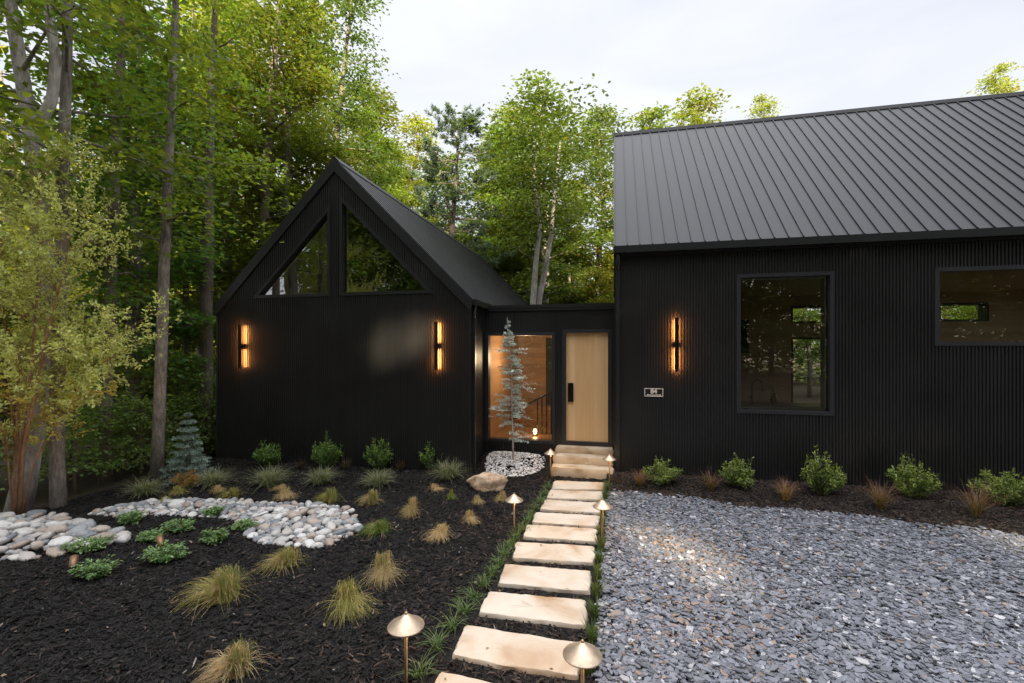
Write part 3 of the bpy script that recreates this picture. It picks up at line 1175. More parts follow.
sx0 = lambda px, Y: on_y(px, 450, Y)[0]
for k, (y0, y1, pl, z0, z1_, lab) in enumerate((
        (9.30, 9.66, 551.3, -.05, .20, 'lowest of the three rough sandstone entry steps'),
        (9.60, 9.95, 553.0, .205, .36, 'middle one of the three sandstone entry steps'),
        (9.89, 10.14, 556.0, .365, .485, 'top sandstone entry step, right under the front door'))):
    rs = np.random.RandomState(40 + k)
    x0 = sx0(pl, y0)
    x1 = WX0 - .05
    tag(slab('entry_step', [(x0, y1), (x1, y1), (x1, y0), (x0, y0)], z0, z1_, M['step'], rs, .014, 16, .03), lab, 'step', 'sandstone entry steps')

# boulder
rs = np.random.RandomState(9)


def rock_mesh(name, seed, sub=3, rough=.18, planes=5, flat=.6, freq=1.3, smooth=True):
    import bmesh
    bm = bmesh.new()
    bmesh.ops.create_icosphere(bm, subdivisions=sub, radius=1)
    r_ = random.Random(seed)
    pls = [(Vector((r_.gauss(0, 1), r_.gauss(0, 1), r_.gauss(.2, .7))).normalized(), r_.uniform(.55, .85)) for _ in range(planes)]
    off = Vector((r_.uniform(0, 50), r_.uniform(0, 50), r_.uniform(0, 50)))
    for v in bm.verts:
        p = v.co.copy()
        for nn, d in pls:
            e_ = p.dot(nn) - d
            if e_ > 0:
                p -= nn * e_ * .85
        p *= 1 + rough * noise.noise(v.co * freq + off) + rough * .35 * noise.noise(v.co * freq * 3.3 + off)
        v.co = Vector((p.x, p.y, p.z * flat))
    me = bpy.data.meshes.new(name)
    bm.to_mesh(me)
    bm.free()
    me.polygons.foreach_set('use_smooth', [smooth] * len(me.polygons))
    return me


bx, by = on_z(487, 487, 0)
o = link('boulder', rock_mesh('boulder', 12, 4, .16, 9, .62), M['boulder'])
o.location = (bx, by, .10)
o.scale = (.54, .36, .29)
o.rotation_euler = (0, .06, 2.75)
tag(o, 'tan sandstone boulder lying in the dark mulch bed', 'boulder')

# ---------------------------------------------------------------- path lights
def path_light(px, py, z_ap, cap, label, base=None, tilt=0.0):
    """apex pixel and apex height fix the place"""
    x, y = on_z(px, py, z_ap)
    z0 = z1(x, y) if x < -.13 else 0.0
    t = thing('path_light', label, 'path light', (x, y, z0), group='brass path lights')
    h = z_ap - z0
    m = MB()
    m.tube([(0, 0, -.1), (0, 0, h - .09)], .0125, 10)
    m.build('stem', M['brass'], t)
    m = MB()
    r = cap / 2
    m.lathe([(.001, h - .012), (.018, h - .016), (r * .45, h - .052), (r * .98, h - .098), (r, h - .103), (r * .985, h - .108), (r * .45, h - .066), (.02, h - .035)], n=32)
    cp = m.build('cap', M['brass_cap'], t)
    m = MB()
    m.lathe([(.0, h + .004), (.008, h + .002), (.012, h - .006), (.012, h - .018)], n=12)
    m.build('finial', M['brass'], t)
    m = MB()
    m.lathe([(.0, h - .07), (.016, h - .075), (.016, h - .10), (0, h - .105)], n=10)
    m.build('bulb', M['bulb'], t)
    l_ = bpy.data.lights.new('path_light_lamp', 'POINT')
    l_.energy = 1.1
    l_.color = (1, .62, .28)
    l_.shadow_soft_size = .03
    lo_ = bpy.data.objects.new('path_light_lamp', l_)
    COL.objects.link(lo_)
    lo_.parent = t
    lo_.location = (.03, .03, h - .12)
    return t


path_light(406, 612, .66, .275, 'large brass path light in the foreground, left of the slabs')
path_light(582.5, 640, .62, .275, 'large brass path light at the bottom, overlapping the nearest slab')
path_light(514, 493, .615, .255, 'brass path light in the mulch midway along the left path edge')
path_light(602.5, 499, .60, .265, 'brass path light midway along the path, beside the slate gravel')
path_light(550.5, 448.5, .62, .25, 'brass path light at the left end of the entry steps')
path_light(609.5, 454, .62, .25, 'brass path light standing before the right end of the entry steps')


def spotlight(px, py, aim, label, power, col=(1, .55, .2)):
    x, y = on_z(px, py, 0.0)
    t = thing('garden_spotlight', label, 'spotlight', (x, y, z1(x, y)), aim, 'garden spotlights')
    m = MB()
    m.tube([(0, 0, -.05), (0, 0, .10)], .012, 8)
    m.build('stake', M['blackmetal'], t)
    m = MB()
    a = R(35)
    dx_, dz_ = math.cos(a), math.sin(a)
    m.tube([(-.03, 0, .09), (-.02, 0, .097), (.12 * dx_, 0, .11 + .12 * dz_), (.125 * dx_, 0, .11 + .125 * dz_)], [.02, .038, .042, .036], 14)
    m.build('head', M['bronze'], t)
    if power:
        l_ = bpy.data.lights.new('garden_spotlight_lamp', 'SPOT')
        l_.energy = power
        l_.color = col
        l_.spot_size = R(70)
        l_.spot_blend = .8
        l_.shadow_soft_size = .03
        lo_ = bpy.data.objects.new('garden_spotlight_lamp', l_)
        COL.objects.link(lo_)
        lo_.parent = t
        lo_.location = (.13, 0, .22)
        lo_.rotation_euler = Vector((dx_, 0, dz_)).to_track_quat('-Z', 'Y').to_euler()
    return t


spotlight(161, 553, R(150), 'small bronze spotlight on a stake among the green ground cover', 14)
spotlight(73, 575, R(140), 'small bronze spotlight head beside the nearest juniper', 10)

# ---------------------------------------------------------------- cobbles
COB = [rock_mesh('cobble_%d' % i, 200 + i, 2 if i > 3 else 3, .16, 4, .5 + .12 * (i % 3), 1.0) for i in range(9)]
for me in COB:
    me.materials.append(M['cobble'])


def in_poly(x, y, poly):
    inside = False
    j = len(poly) - 1
    for i in range(len(poly)):
        xi, yi = poly[i]
        xj, yj = poly[j]
        if (yi > y) != (yj > y) and x < (xj - xi) * (y - yi) / (yj - yi) + xi:
            inside = not inside
        j = i
    return inside


def seg_dist(x, y, poly):
    best = 9
    for i in range(len(poly)):
        ax, ay = poly[i]
        bx_, by_ = poly[(i + 1) % len(poly)]
        dx_, dy_ = bx_ - ax, by_ - ay
        t = max(0, min(1, ((x - ax) * dx_ + (y - ay) * dy_) / (dx_ * dx_ + dy_ * dy_ + 1e-9)))
        best = min(best, math.hypot(x - ax - dx_ * t, y - ay - dy_ * t))
    return best


left_px = [(-60, 530), (0, 517), (35, 514), (62, 518), (98, 525), (120, 533), (127, 540), (108, 545), (62, 551), (44, 556), (0, 561), (-60, 575)]
mid_px = [(88, 514), (115, 508), (154, 501), (185, 499.5), (231, 498.5), (270, 502), (308, 504.5), (340, 507.5), (351, 508.5), (354, 518), (361, 528), (341, 538),
          (322, 545), (270, 544), (247, 536), (252, 527), (231, 519), (200, 515), (154, 515), (115, 517)]
LEFT = [on_z(x, y, .02) for x, y in left_px]
MID = [on_z(x, y, .02) for x, y in mid_px]


def scatter_cobbles(poly, n, s0, s1, mound, seed, label, group, dmin):
    r_ = random.Random(seed)
    xs = [p[0] for p in poly]
    ys = [p[1] for p in poly]
    pts = []
    tries = 0
    while len(pts) < n and tries < 60000:
        tries += 1
        x, y = r_.uniform(min(xs), max(xs)), r_.uniform(min(ys), max(ys))
        if not in_poly(x, y, poly):
            continue
        s = r_.uniform(s0, s1) * (1 if r_.random() < .8 else 1.3)
        k = dmin * (1.0 if tries < 30000 else .8)
        if any((x - q[0]) ** 2 + (y - q[1]) ** 2 < ((s + q[2]) * k) ** 2 for q in pts):
            continue
        pts.append((x, y, s))
    for x, y, s in pts:
        d = seg_dist(x, y, poly)
        o = bpy.data.objects.new('river_cobble', r_.choice(COB))
        COL.objects.link(o)
        o.location = (x, y, z1(x, y) + mound * min(1, d / .5) + s * .28)
        o.scale = (s * r_.uniform(1.0, 1.35), s * r_.uniform(.75, 1), s * r_.uniform(.8, 1.05))
        o.rotation_euler = (r_.gauss(0, .16), r_.gauss(0, .16), r_.uniform(0, 6.3))
        tag(o, label, 'stone', group)
    return pts


def pebbles(name, pts, label, cols, seed, kind='stuff', sub=1, flat=.6):
    """many small stones in one mesh: (x, y, z, size)"""
    rs = np.random.RandomState(seed)
    bases = []
    for i in range(6):
        me = rock_mesh('tmp', 900 + i + seed, sub, .2, 4, flat, 1.0)
        co = np.empty(len(me.vertices) * 3)
        me.vertices.foreach_get('co', co)
        fa = np.array([list(p.vertices) for p in me.polygons])
        bases.append((co.reshape(-1, 3), fa))
        bpy.data.meshes.remove(me)
    VV, FF, CC = [], [], []
    off = 0
    for (x, y, z, s) in pts:
        co, fa = bases[rs.randint(6)]
        a = rs.uniform(0, 6.3)
        c_, s_ = math.cos(a), math.sin(a)
        q = co * (s * rs.uniform(.9, 1.3), s * rs.uniform(.7, 1), s)
        q = np.stack([q[:, 0] * c_ - q[:, 1] * s_, q[:, 0] * s_ + q[:, 1] * c_, q[:, 2]], 1) + (x, y, z)
        VV.append(q)
        FF.append(fa + off)
        CC.append(np.repeat([np.array(cols[rs.randint(len(cols))]) * rs.uniform(.8, 1.2)], len(co), 0))
        off += len(co)
    return tag(link(name, mesh_np(name, np.concatenate(VV), np.concatenate(FF), np.concatenate(CC), True), M['pebble']), label, 'gravel', kind=kind)


GREYS = [(.26, .25, .24), (.19, .19, .2), (.33, .31, .29), (.15, .16, .17), (.25, .20, .17), (.38, .36, .34)]
scatter_cobbles(LEFT, 90, .062, .120, .10, 1, 'smooth flat grey river cobble in the stone pile under the birch', 'cobbles of the pile under the birch', .74)
scatter_cobbles(MID, 210, .052, .090, .03, 2, 'rounded pale river cobble in the winding dry stream bed', 'cobbles of the dry stream bed', .74)
rs = np.random.RandomState(8)
pp = []
for poly, mound in ((LEFT, .10), (MID, .03)):
    xs, ys = [p[0] for p in poly], [p[1] for p in poly]
    k = 0
    while k < (420 if poly is LEFT else 1000):
        x, y = rs.uniform(min(xs), max(xs)), rs.uniform(min(ys), max(ys))
        if in_poly(x, y, poly):
            s = rs.uniform(.035, .065)
            pp.append((x, y, z1(x, y) + mound * min(1, seg_dist(x, y, poly) / .5) + s * .15, s))
            k += 1
pebbles('small_pebbles', pp, 'small grey pebbles filling the gaps between the river cobbles', GREYS, 4)
# white stone ring at the foot of the weeping cedar
cxy = on_y(513, 458, 9.62)
pp = []
for k in range(1500):
    a, r_ = rs.uniform(0, 6.283), .66 * math.sqrt(rs.uniform(0, 1))
    r_ *= 1 + .08 * math.sin(3 * a + 1)
    x, y = cxy[0] + r_ * math.cos(a), 9.60 + r_ * .78 * math.sin(a)
    if y > 10.08:
        continue
    pp.append((x, y, z1(x, y) + .05 * (1 - (r_ / .7) ** 2) + .008, rs.uniform(.016, .03)))
pebbles('white_gravel', pp, 'ring of small whitish stones around the slender blue cedar', [(.62, .60, .58), (.5, .48, .47), (.68, .66, .65), (.36, .34, .34), (.55, .50, .47)], 6)

# ---------------------------------------------------------------- slate chips and mulch chips
def slate_np(rs, X, Y, Z, a, b, th, tilt, col):
    n = len(X)
    ang = np.linspace(0, 2 * np.pi, 7)[:6][None, :] + rs.uniform(-.38, .38, (n, 6))
    rad = rs.uniform(.62, 1.1, (n, 6))
    px_, py_ = np.cos(ang) * rad * a[:, None], np.sin(ang) * rad * b[:, None]
    top = np.stack([px_, py_, np.repeat(th[:, None], 6, 1)], -1)
    bot = np.stack([px_ * 1.04, py_ * 1.04, np.zeros((n, 6))], -1)
    P = np.concatenate([top, bot], 1)
    rz = rs.uniform(0, 6.283, n)
    tx, ty = np.clip(rs.normal(0, tilt, n), -.6, .6), np.clip(rs.normal(0, tilt, n), -.6, .6)
    P[..., 2] += P[..., 0] * np.tan(tx)[:, None] + P[..., 1] * np.tan(ty)[:, None]
    c_, s_ = np.cos(rz)[:, None], np.sin(rz)[:, None]
    Q = np.stack([P[..., 0] * c_ - P[..., 1] * s_ + X[:, None], P[..., 0] * s_ + P[..., 1] * c_ + Y[:, None], P[..., 2] + Z[:, None]], -1)
    f = [(0, 1, 2, 3), (0, 3, 4, 5)] + [(i, 6 + i, 6 + (i + 1) % 6, (i + 1) % 6) for i in range(6)]
    Fq = (np.arange(n)[:, None, None] * 12 + np.array(f)[None]).reshape(-1, 4)
    return Q.reshape(-1, 3), Fq, np.repeat(col[:, None], 12, 1).reshape(-1, 3)


rs = np.random.RandomState(21)
n = 80000
Y = 1.6 + 7.1 * rs.uniform(0, 1, n) ** .85
X = -.12 + rs.uniform(0, 1, n) * (.74 * Y + 1.6)
ok = Y < gravel_edge(X) + rs.normal(0, .06, n) + .05 * np.sin(X * 5.3)
X = X - np.abs(rs.normal(0, .03, n)) * (X < 0)
ok &= ~((X < -.06) & (rs.uniform(size=n) < .4))
X, Y = X[ok], Y[ok]
n = len(X)
a = np.where(rs.uniform(size=n) < .28, rs.uniform(.010, .024, n), rs.uniform(.024, .050, n)) * np.where(rs.uniform(size=n) < .06, 1.6, 1)
g = rs.uniform(0, 1, n)
col = np.array([.140, .144, .164])[None] * (.62 + .78 * g[:, None])
col = np.where((rs.uniform(size=n) < .06)[:, None], np.array([.34, .33, .34])[None] * rs.uniform(.8, 1.3, (n, 1)), col)
patch = np.exp(-(((X - 1.0) / .9) ** 2 + ((Y - 6.3) / .8) ** 2)) + np.exp(-(((X - .7) / .8) ** 2 + ((Y - 4.6) / .6) ** 2))
rusty = rs.uniform(size=n) < .03 + .20 * patch  # stray rust chips, plus warm sun dapples painted as browner chips
col = np.where(rusty[:, None], np.array([.23, .165, .13])[None] * rs.uniform(.6, 1.3, (n, 1)), col)
lift = .016 * np.sin(X * 1.9 + Y * 1.3) * np.sin(Y * 1.7 - X) + .012
V, Fq, C = slate_np(rs, X, Y, lift + rs.uniform(0, .035, n), a, a * rs.uniform(.42, .8, n), rs.uniform(.005, .011, n), .15, col)
tag(link('slate_chips', mesh_np('slate_chips', V, Fq, C), M['slate']), 'loose blue grey slate chips covering the parking court', 'gravel', kind='stuff')


def chips_np(rs, X, Y, Z, L, Wd, T, col, tilt=.28):
    n = len(X)
    b = np.array([(-1, -1, 0), (1, -.6, 0), (1, .7, 0), (-1, 1, 0), (-.9, -.8, 1), (.9, -.5, 1), (.92, .5, 1), (-.88, .85, 1)], float)
    P = b[None] * np.stack([L / 2, Wd / 2, T], 1)[:, None, :]
    P *= 1 + rs.uniform(-.18, .18, (n, 8, 3))
    P[..., 2] += (P[..., 0] ** 2) * rs.uniform(-3, 3, n)[:, None]
    P[..., 2] += P[..., 0] * np.tan(np.clip(rs.normal(0, tilt, n), -.8, .8))[:, None] + P[..., 1] * np.tan(np.clip(rs.normal(0, .5, n), -1, 1))[:, None]
    rz = rs.uniform(0, 6.283, n)
    c_, s_ = np.cos(rz)[:, None], np.sin(rz)[:, None]
    Q = np.stack([P[..., 0] * c_ - P[..., 1] * s_ + X[:, None], P[..., 0] * s_ + P[..., 1] * c_ + Y[:, None], P[..., 2] + Z[:, None]], -1)
    f = [(4, 5, 6, 7), (0, 1, 5, 4), (1, 2, 6, 5), (2, 3, 7, 6), (3, 0, 4, 7)]
    Fq = (np.arange(n)[:, None, None] * 8 + np.array(f)[None]).reshape(-1, 4)
    return Q.reshape(-1, 3), Fq, np.repeat(col[:, None], 8, 1).reshape(-1, 3)


rs = np.random.RandomState(22)
n = 88000
Y = 1.4 + 8.6 * rs.uniform(0, 1, n) ** 1.35
X = -rs.uniform(-.0, 1, n) * np.minimum(9.2, 1.95 * Y + 1.5) + .0
ok = ~((Y > 9.08) & (X < -2.9)) & (X < -.1) & (Y < 10.12)
ok &= ~((X > -1.4) & (Y > 9.3))
for q in SLAB_XY:
    ins = np.ones(len(X), bool)
    for i in range(4):
        (ax, ay), (bx_, by_) = q[i], q[(i + 1) % 4]
        ins &= ((bx_ - ax) * (Y - ay) - (by_ - ay) * (X - ax)) < .03
    ok &= ~ins
X, Y = X[ok], Y[ok]
n = len(X)
v = rs.uniform(0, 1, n)
col = np.array([.0115, .0102, .0095])[None] * (.45 + 1.3 * v[:, None])
br = rs.uniform(size=n) < (.05 + .5 * np.exp(-((X + .75) / .55) ** 2) + .14 * np.exp(-((X + 1.8) / .8) ** 2))
col = np.where(br[:, None], np.array([.062, .042, .032])[None] * rs.uniform(.4, 1.4, (n, 1)), col)
col = np.where((rs.uniform(size=n) < .003)[:, None], np.array([.22, .19, .16])[None], col)
V, Fq, C = chips_np(rs, X, Y, zg(X, Y) + rs.uniform(-.004, .02, n), rs.uniform(.03, .085, n), rs.uniform(.007, .018, n), rs.uniform(.003, .008, n), col)
tag(link('mulch_chips', mesh_np('mulch_chips', V, Fq, C), M['chip']), 'shredded black bark mulch spread over the planting bed', 'mulch', kind='stuff')
n = 22000
X = -.1 + 9.0 * rs.uniform(0, 1, n)
e_ = gravel_edge(X)
Y = e_ - .08 + (9.53 - e_ + .08) * rs.uniform(0, 1, n)
v = rs.uniform(0, 1, n)
col = np.array([.034, .026, .022])[None] * (.4 + 1.3 * v[:, None])
near = np.exp(-((Y - e_) / .22) ** 2)
col = np.where((rs.uniform(size=n) < .1 + .4 * near)[:, None], np.array([.085, .055, .040])[None] * rs.uniform(.5, 1.3, (n, 1)), col)
V, Fq, C = chips_np(rs, X, Y, zg(X, Y) + rs.uniform(0, .02, n), rs.uniform(.03, .08, n), rs.uniform(.007, .016, n), rs.uniform(.003, .008, n), col)
tag(link('border_chips', mesh_np('border_chips', V, Fq, C), M['chip']), 'brown bark mulch spread in front of the long wing', 'mulch', kind='stuff')


# ---------------------------------------------------------------- grasses and shrubs
def place(px, py):
    x, y = on_z(px, py, 0)
    for _ in range(3):
        x, y = on_z(px, py, z1(x, y))
    return x, y, z1(x, y)


def grass(name, label, cat, group, px, py, wpx, hpx, seed, c0, c1, nb, lean, droop, wid, sweep=None, base_r=.12, cpow=1.0, mixc=None, mixf=0.0, mop=False):
    """wpx, hpx: how wide and tall it stands in the photograph"""
    rs = np.random.RandomState(seed)
    x, y, z = place(px, py)
    Z = CH / (py - HY) * F
    wd, ht = wpx / F * Z * (.82 if mop else 1), hpx / F * Z
    ang = rs.uniform(0, 6.283, nb)
    Dh = np.stack([np.cos(ang), np.sin(ang)], 1)
    ln = lean * rs.uniform(.25, 1, nb)
    L = rs.uniform(.6, 1.1, nb) * max(ht, .1) * 1.15
    if sweep is not None:
        sw = np.array(sweep)[None] + rs.normal(0, .45, (nb, 2))
        k = rs.uniform(size=nb)[:, None] < .75
        Dh = np.where(k, sw, Dh)
        Dh = Dh / np.linalg.norm(Dh, axis=1, keepdims=True)
    br_ = wd * base_r
    rr, aa = br_ * np.sqrt(rs.uniform(0, 1, nb)), rs.uniform(0, 6.283, nb)
    B = np.stack([rr * np.cos(aa), rr * np.sin(aa), np.zeros(nb)], 1)
    reach = (wd / 2) / (max(ht, .1) * 1.15)
    ln = ln * min(2.2, reach / max(lean, .2)) if reach > lean else ln
    C0 = jit(rs, nb, c0)
    C1 = jit(rs, nb, c1)
    if mixc is not None:
        mk = rs.uniform(size=nb)[:, None] < mixf
        C0 = np.where(mk, jit(rs, nb, mixc), C0)
        C1 = np.where(mk, jit(rs, nb, mixc) * 1.1, C1)
    if mop:                                    # hair-like blades that arch over and fall back to the ground
        core = rs.uniform(size=nb) < .45              # a green upright heart, a dry skirt combed to one side
        H_ = max(ht * .86, .06) * np.where(core, rs.uniform(.45, .95, nb), rs.uniform(.18, .6, nb))
        reach = wd * np.where(core, rs.uniform(.05, .32, nb), rs.uniform(.2, .72, nb))
        C0 = np.where(core[:, None], C0 * .5 + C1 * .5, C0)
        C1 = np.where(core[:, None], C1, C0)
        if sweep is not None:
            k_ = np.array(sweep, float)
            k_ /= np.linalg.norm(k_)
            B[:, :2] += (np.where(core, .10, -.02) * wd)[:, None] * -k_
        sq = rs.uniform(.75, 1.05, nb)
        n_, sg = nb, 6
        Vv = np.empty((n_, sg + 1, 2, 3))
        Cc = np.empty((n_, sg + 1, 2, 3))
        sd_ = np.stack([-Dh[:, 1], Dh[:, 0], np.zeros(n_)], 1)
        curl = rs.normal(0, .22, n_)
        for i in range(sg + 1):
            u_ = i / sg
            c = B.copy()
            c[:, :2] += Dh * (reach * u_ ** 1.25)[:, None] + sd_[:, :2] * (curl * reach * u_ ** 2)[:, None]
            c[:, 2] = H_ * np.sin(np.pi * np.clip(u_ * sq, 0, .985)) ** .75
            w_ = (wid * (1 - .8 * u_))
            Vv[:, i, 0] = c - sd_ * w_
            Vv[:, i, 1] = c + sd_ * w_
            Cc[:, i, 0] = Cc[:, i, 1] = C0 * (1 - u_) + C1 * u_
        ix = np.arange(n_ * (sg + 1) * 2).reshape(n_, sg + 1, 2)
        Fq = np.stack([ix[:, :-1, 0], ix[:, :-1, 1], ix[:, 1:, 1], ix[:, 1:, 0]], -1).reshape(-1, 4)
        V, C = Vv.reshape(-1, 3), Cc.reshape(-1, 3)
    else:
        V, Fq, C = blades_np(B, Dh, L, ln, droop * rs.uniform(.5, 1.2, nb), np.full(nb, wid) * rs.uniform(.6, 1.3, nb), C0, C1, 5, cpow)
    V[:, 2] = np.maximum(V[:, 2], .004 + .02 * rs.uniform(size=len(V)))
    o = link(name, mesh_np(name, V, Fq, C), M['blade'])
    o.location = (x, y, z)
    return tag(o, label, cat, group)


GRN, OLV, BLD, DKG = (.15, .21, .04), (.26, .25, .06), (.48, .35, .18), (.05, .085, .025)
FG = 'feather grass tufts in the mulch bed'
feather = [
    (222, 601, 76, 42, OLV, GRN, .35, (-.8, -.3), 420, 'large green feather grass mound with blond tips, alone in the open mulch'),
    (236, 676, 62, 42, (.46, .34, .19), GRN, .55, (-.8, -.5), 420, 'blond and green feather grass tuft at the lower edge of the mulch'),
    (348, 609, 58, 34, (.26, .24, .06), OLV, .25, (.5, -.5), 380, 'rounded yellow green feather grass mound left of the nearest path light'),
    (383, 579, 46, 34, (.34, .27, .12), (.22, .22, .08), .5, (.4, -.6), 340, 'upright straw coloured feather grass fan right of the stream bed end'),
    (286, 567, 48, 26, OLV, GRN, .45, (-.7, -.3), 360, 'olive feather grass cap just below the dry stream bed'),
    (379, 533, 40, 17, GRN, (.10, .17, .03), .15, (-.7, -.2), 340, 'fresh green feather grass pair at the right end of the stream bed'),
    (441, 537, 34, 16, BLD, BLD, .7, (-.2, -.7), 300, 'flattened blond dry grass tuft with spread strands'),
    (412, 516, 24, 24, (.30, .24, .08), BLD, .5, (-.3, -.7), 320, 'tall tumbling blond and green feather grass, two tufts merged'),
    (372, 505, 30, 20, (.30, .26, .10), GRN, .5, (-.8, -.2), 320, 'feather grass with green top and blond left side, below the third shrub'),
    (330, 502, 30, 18, OLV, GRN, .2, (-.8, -.2), 300, 'olive green feather grass leaning left above the stream bed end'),
    (451, 500, 12, 14, GRN, OLV, .1, None, 160, 'tiny upright green grass tuft before the boulder'),
    (435, 490, 20, 8, BLD, BLD, .8, (.6, -.2), 180, 'small tan dry grass wisp left of the boulder'),
    (477, 503, 16, 10, (.36, .28, .11), BLD, .5, (.5, -.6), 180, 'small golden grass tuft below the boulder'),
    (502, 501, 16, 13, (.34, .26, .11), BLD, .5, (-.4, -.6), 180, 'golden grass tuft nearest the path, right of the boulder'),
    (470, 523, 20, 16, BLD, BLD, .7, (.5, -.6), 220, 'curled blond grass tuft between boulder and path light'),
    (285, 498, 28, 13, BLD, (.34, .26, .12), .7, (.4, -.4), 280, 'blond arched grass tuft at the back edge of the stream bed'),
    (281, 489, 20, 6, BLD, BLD, .8, (-.5, -.2), 160, 'thin blond grass wisp below the second pale grass'),
    (232, 497, 26, 12, OLV, OLV, .2, (-.7, -.4), 240, 'low olive grass tuft leaning left behind the stream bed'),
    (218, 492, 20, 9, (.36, .28, .11), BLD, .5, (.5, -.3), 200, 'short straw grass tuft under the grass beside the spruce'),
    (177, 494, 24, 10, OLV, OLV, .2, (.4, -.3), 220, 'low olive grass tuft below the blue spruce'),
    (165, 502, 20, 7, OLV, GRN, .2, (.2, -.3), 200, 'flat green grass tuft touching the back of the stream bed'),
]
for k, (px, py, w, h, c0, c1, mf, sw, nb, lab) in enumerate(feather):
    grass('feather_grass', lab, 'grass tuft', FG, px, py, w, h, 300 + k, c0, c1, int(nb * 1.7), .75, .42, .0023, sw, .16, 1.0, BLD, mf, True)
PALE0, PALE1 = (.10, .12, .055), (.28, .29, .16)
row = [(146, 496, 46, 26, 'leftmost pale variegated grass, at the forest edge'),
       (214, 487, 46, 26, 'pale variegated grass leaning against the blue spruce'),
       (270, 486, 48, 28, 'pale variegated grass in front of the leftmost shrub'),
       (321, 484, 44, 24, 'pale variegated grass in front of the second shrub from the left'),
       (379, 486, 42, 24, 'pale variegated grass in front of the third shrub from the left'),
       (448, 479, 44, 27, 'pale variegated grass left of the boulder, beside the fourth shrub')]
for k, (px, py, w, h, lab) in enumerate(row):
    grass('variegated_grass', lab, 'ornamental grass', 'pale grasses below the gable wall', px, py, w, h, 360 + k, PALE0, PALE1, 520, .95, .55, .0042, None, .16)
RED0, RED1 = (.10, .075, .03), (.17, .085, .055)
row = [(640, 487, 22, 22, 'rusty grass tuft at the left end of the wing border'),
       (711, 490, 26, 24, 'rusty grass tuft between the first and second wing shrubs'),
       (786, 499, 32, 24, 'orange brown grass tuft between the second and third wing shrubs'),
       (881, 508, 38, 34, 'dark reddish grass tuft between the third and fourth wing shrubs'),
       (976, 516, 42, 40, 'dark reddish grass tuft between the fourth and fifth wing shrubs')]
for k, (px, py, w, h, lab) in enumerate(row):
    grass('fountain_grass', lab, 'ornamental grass', 'reddish grasses in the wing border', px, py, w, h, 380 + k, (.15, .12, .045) if k != 2 else (.32, .21, .07), (.26, .13, .085), 170, .8, .3, .003, None, .10)
row = [(300, 470, 22, 14, 'faint dark grass between the first and second gable shrubs'), (346, 470, 22, 14, 'faint dark grass between the second and third gable shrubs'), (401, 471, 24, 15, 'brown grass tuft between the third and fourth gable shrubs')]
for k, (px, py, w, h, lab) in enumerate(row):
    grass('fountain_grass', lab, 'ornamental grass', 'dark grasses at the gable wall', px, py, w, h, 390 + k, (.05, .05, .02), (.10, .055, .035), 110, .8, .3, .003, None, .10)
# border grass along the path
lr = [(553, 486), (549, 493), (545, 500), (540, 507), (535, 514), (531, 521), (526, 529), (521, 537), (515, 545), (509, 554), (503, 563), (496, 573), (488, 584), (478, 597), (468, 611), (456, 627), (442, 646), (424, 675)]
for k, (px, py) in enumerate(lr):
    s = (py - HY) / 335
    grass('border_grass', '%s green border grass tuft from the steps, on the left edge of the path' % ORD[k], 'grass tuft', 'border grass left of the path',
          px - 4, py + 3, 54 * s, 28 * s, 410 + k, (.07, .11, .03), (.15, .21, .07), 46, 1.0, .5, .0042, None, .12)
rr = [(605.5, 489), (604.5, 497), (603.5, 506), (602.5, 515), (602, 525), (601, 536), (600, 548), (599, 562), (598, 578), (596, 596), (594, 617), (592, 642), (589, 672)]
for k, (px, py) in enumerate(rr):
    s = (py - HY) / 335
    grass('border_grass', '%s narrow grass tuft from the steps, between the path and the slate gravel' % ORD[k], 'grass tuft', 'border grass right of the path',
          px + .5, py + 3, 36 * s, 32 * s, 440 + k, (.07, .11, .03), (.15, .165, .045) if k in (5, 6, 8, 9) else (.11, .155, .045), 95, .6, .3, .004, None, .12)


